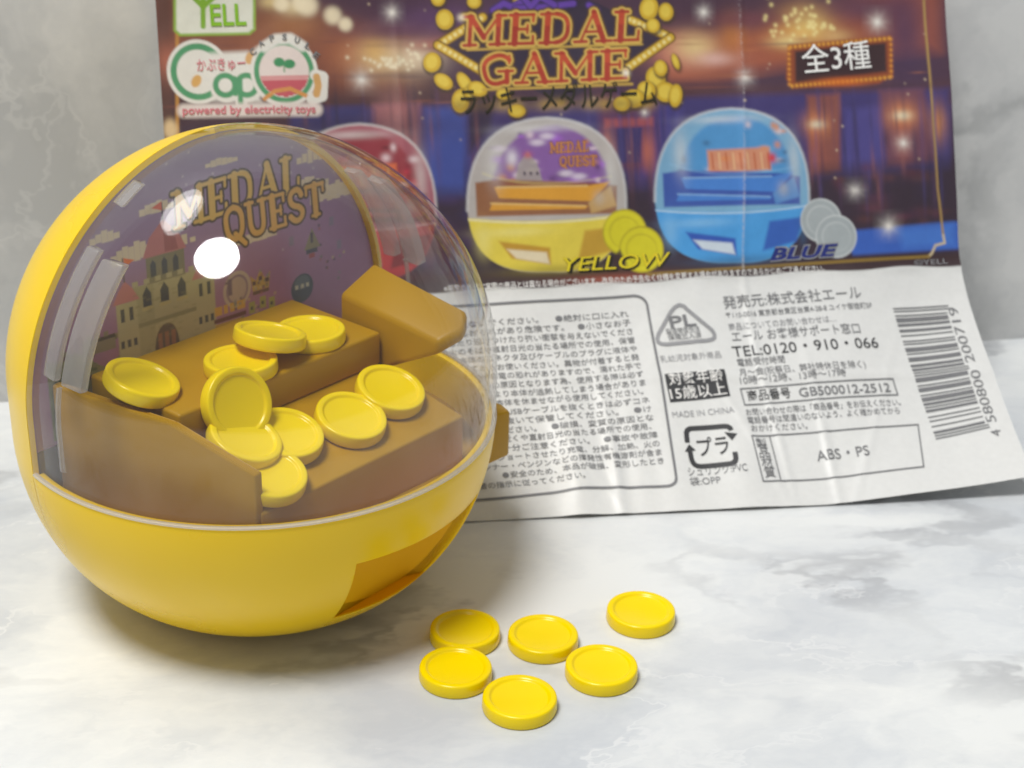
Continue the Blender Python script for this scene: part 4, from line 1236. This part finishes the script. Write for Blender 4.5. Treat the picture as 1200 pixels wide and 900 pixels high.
lw = link("side_wall", prism([(-23.4, -25.2), (-21.8, -25.1), (-25.2, -11.5), (-30.2, 8.6), (-31.8, 8.3), (-26.8, -11.5)], 22.2, 0, [37.0, 37.0, 41.6, 43.0, 43.0, 41.6]), AMB, toy)
bevelled(lw, .35)
rwp = [(17.3, -0.8), (16.6, -11.6), (16.2, -23.2), (20.4, -25), (23.3, -23.2), (25.2, -1.0)]
rw = link("side_wall", prism(rwp, 30.0, 0, [45.4, 44.9, 44.0, 45.3, 47.0, 48.8]), AMB, toy)
for v_, zb_ in zip(rw.data.vertices[:6], (30, 35.5, 41.6, 43.2, 43.4, 30)): v_.co.z = zb_ / 1000
bevelled(rw, .9)
# floor ring under the stage
fl = link("stage_floor", prism([(35.2 * math.cos(a), min(9.5, 35.2 * math.sin(a))) for a in np.linspace(0, 2 * PI_, 64, endpoint=False)], 21.8, 23.0), AMB, toy)
# slider knob on the right side
kn = link("side_lever", prism([(30.4, -22.2), (35.1, -22.6), (36.7, -21.2), (37.0, -19.4), (34.1, -17.8), (31.2, -17.3)], 16.6, 0, [25.6, 25.2, 23.8, 24.6, 26.4, 26.6]), AMB, toy); bevelled(kn, .4)

# ------------------------------------------------------------------ medals
MR, MT = 5.5, 2.2


def medal_mesh():
    pr = [(0, 0.25), (3.9, .25), (4.15, .18), (4.4, 0.02), (4.6, 0), (5.2, .0), (5.42, .08), (5.5, .28), (MR + .04, .4), (MR + .02, 1.1), (MR - .03, MT - .32), (5.4, MT - .12), (5.25, MT - .02), (5.1, MT),
          (4.62, MT), (4.48, MT - .04), (4.34, MT - .2), (4.24, MT - .34), (4.05, MT - .4), (0, MT - .4)]
    n = 72; V, F = [], []
    for r, z in pr[1:-1]:
        for i in range(n): V.append((r * math.cos(2 * PI_ * i / n) / 1000, r * math.sin(2 * PI_ * i / n) / 1000, z / 1000))
    m = len(pr) - 2
    for j in range(m - 1):
        for i in range(n): F.append([j * n + i, j * n + (i + 1) % n, (j + 1) * n + (i + 1) % n, (j + 1) * n + i])
    V += [(0, 0, pr[0][1] / 1000), (0, 0, pr[-1][1] / 1000)]
    for i in range(n):
        F.append([m * n, (i + 1) % n, i]); F.append([m * n + 1, (m - 1) * n + i, (m - 1) * n + (i + 1) % n])
    me = mesh_from(V, F, True)
    bm = bmesh.new(); bm.from_mesh(me); bmesh.ops.recalc_face_normals(bm, faces=bm.faces[:]); bm.to_mesh(me); bm.free()
    for p in me.polygons: p.use_smooth = True
    me.materials.append(COIN)
    return me


MEDAL = medal_mesh()


def medal(loc, rot, label, group):
    o = bpy.data.objects.new("medal", MEDAL); COL.objects.link(o)
    o.location = loc; o.rotation_euler = rot
    return tag(o, label, "medal", group)


TABLE_MEDALS = [(-6.2, 212.8, "yellow plastic medal nearest the toy's payout opening, half in its shadow"),
                (-7.2, 202.4, "yellow plastic medal at the left of the table group, overlapping the shaded one"),
                (6.0, 211.9, "yellow plastic medal in the middle of the back row on the table"),
                (2.5, 195.4, "yellow plastic medal closest to the camera, front of the table group"),
                (14.8, 204.0, "yellow plastic medal at the right end of the close table group, second from the front"),
                (21.7, 219.6, "yellow plastic medal lying alone on the marble, right of the others")]
for i, (x, y, lb) in enumerate(TABLE_MEDALS):
    medal((x / 1000, y / 1000, 0.00002), (0, 0, i * 1.1), lb, "yellow medals lying on the marble table")

TM = Matrix.Translation(toy.location) @ Matrix.Rotation(TOY_YAW, 4, 'Z')


def toy_medal(x, y, z, tilt, axis, label):
    """centre in the machine frame (mm), tilted by an angle about a horizontal direction"""
    M_ = TM @ Matrix.Translation((x / 1000, y / 1000, z / 1000)) @ Matrix.Rotation(R(tilt), 4, Vector((math.cos(R(axis)), math.sin(R(axis)), 0))) @ Matrix.Translation((0, 0, -MT / 2000))
    o = bpy.data.objects.new("medal", MEDAL); COL.objects.link(o)
    o.matrix_world = M_
    return tag(o, label, "medal", "yellow medals inside the toy")


HT2 = MT / 2
toy_medal(6.2, -5.6, 42 + HT2, 0, -9, "medal lying flat at the right of the pusher block, under the dome")
toy_medal(-8.7, -6.3, 42 + HT2, 0, -9, "medal lying flat on the pusher block under the tilted medal")
toy_medal(-2.4, -5.9, 44.4 + HT2, 13, 91, "tilted medal resting on the medal below it, on the pusher block")
toy_medal(-15.4, -12.8, 41.0, 66, -5, "medal standing almost upright against the pusher block's front")
toy_medal(-10.0, -17.2, 35.3, 19, 0, "medal lying on the lower deck at the foot of the upright one")
toy_medal(1.2, -19.2, 34.65, 19, 0, "medal lying flat on the lower deck, left of the rearmost deck medal")
toy_medal(11.2, -17.9, 35.45, 20, 4, "medal at the right on the lower deck, partly behind another medal")
toy_medal(-17.2, -16.2, 37.0, 25, 20, "medal beside the amber left side wall, resting on the lowest medal below the upright one")
toy_medal(-17.9, -21.9, 33.6, 19, 0, "medal at the lower deck's front corner, lowest of all, partly hidden by the side wall")
toy_medal(-23.9, -2.3, 42.9 + HT2, 20, 41, "medal leaning at the far left by the printed castle, beside the side wall")
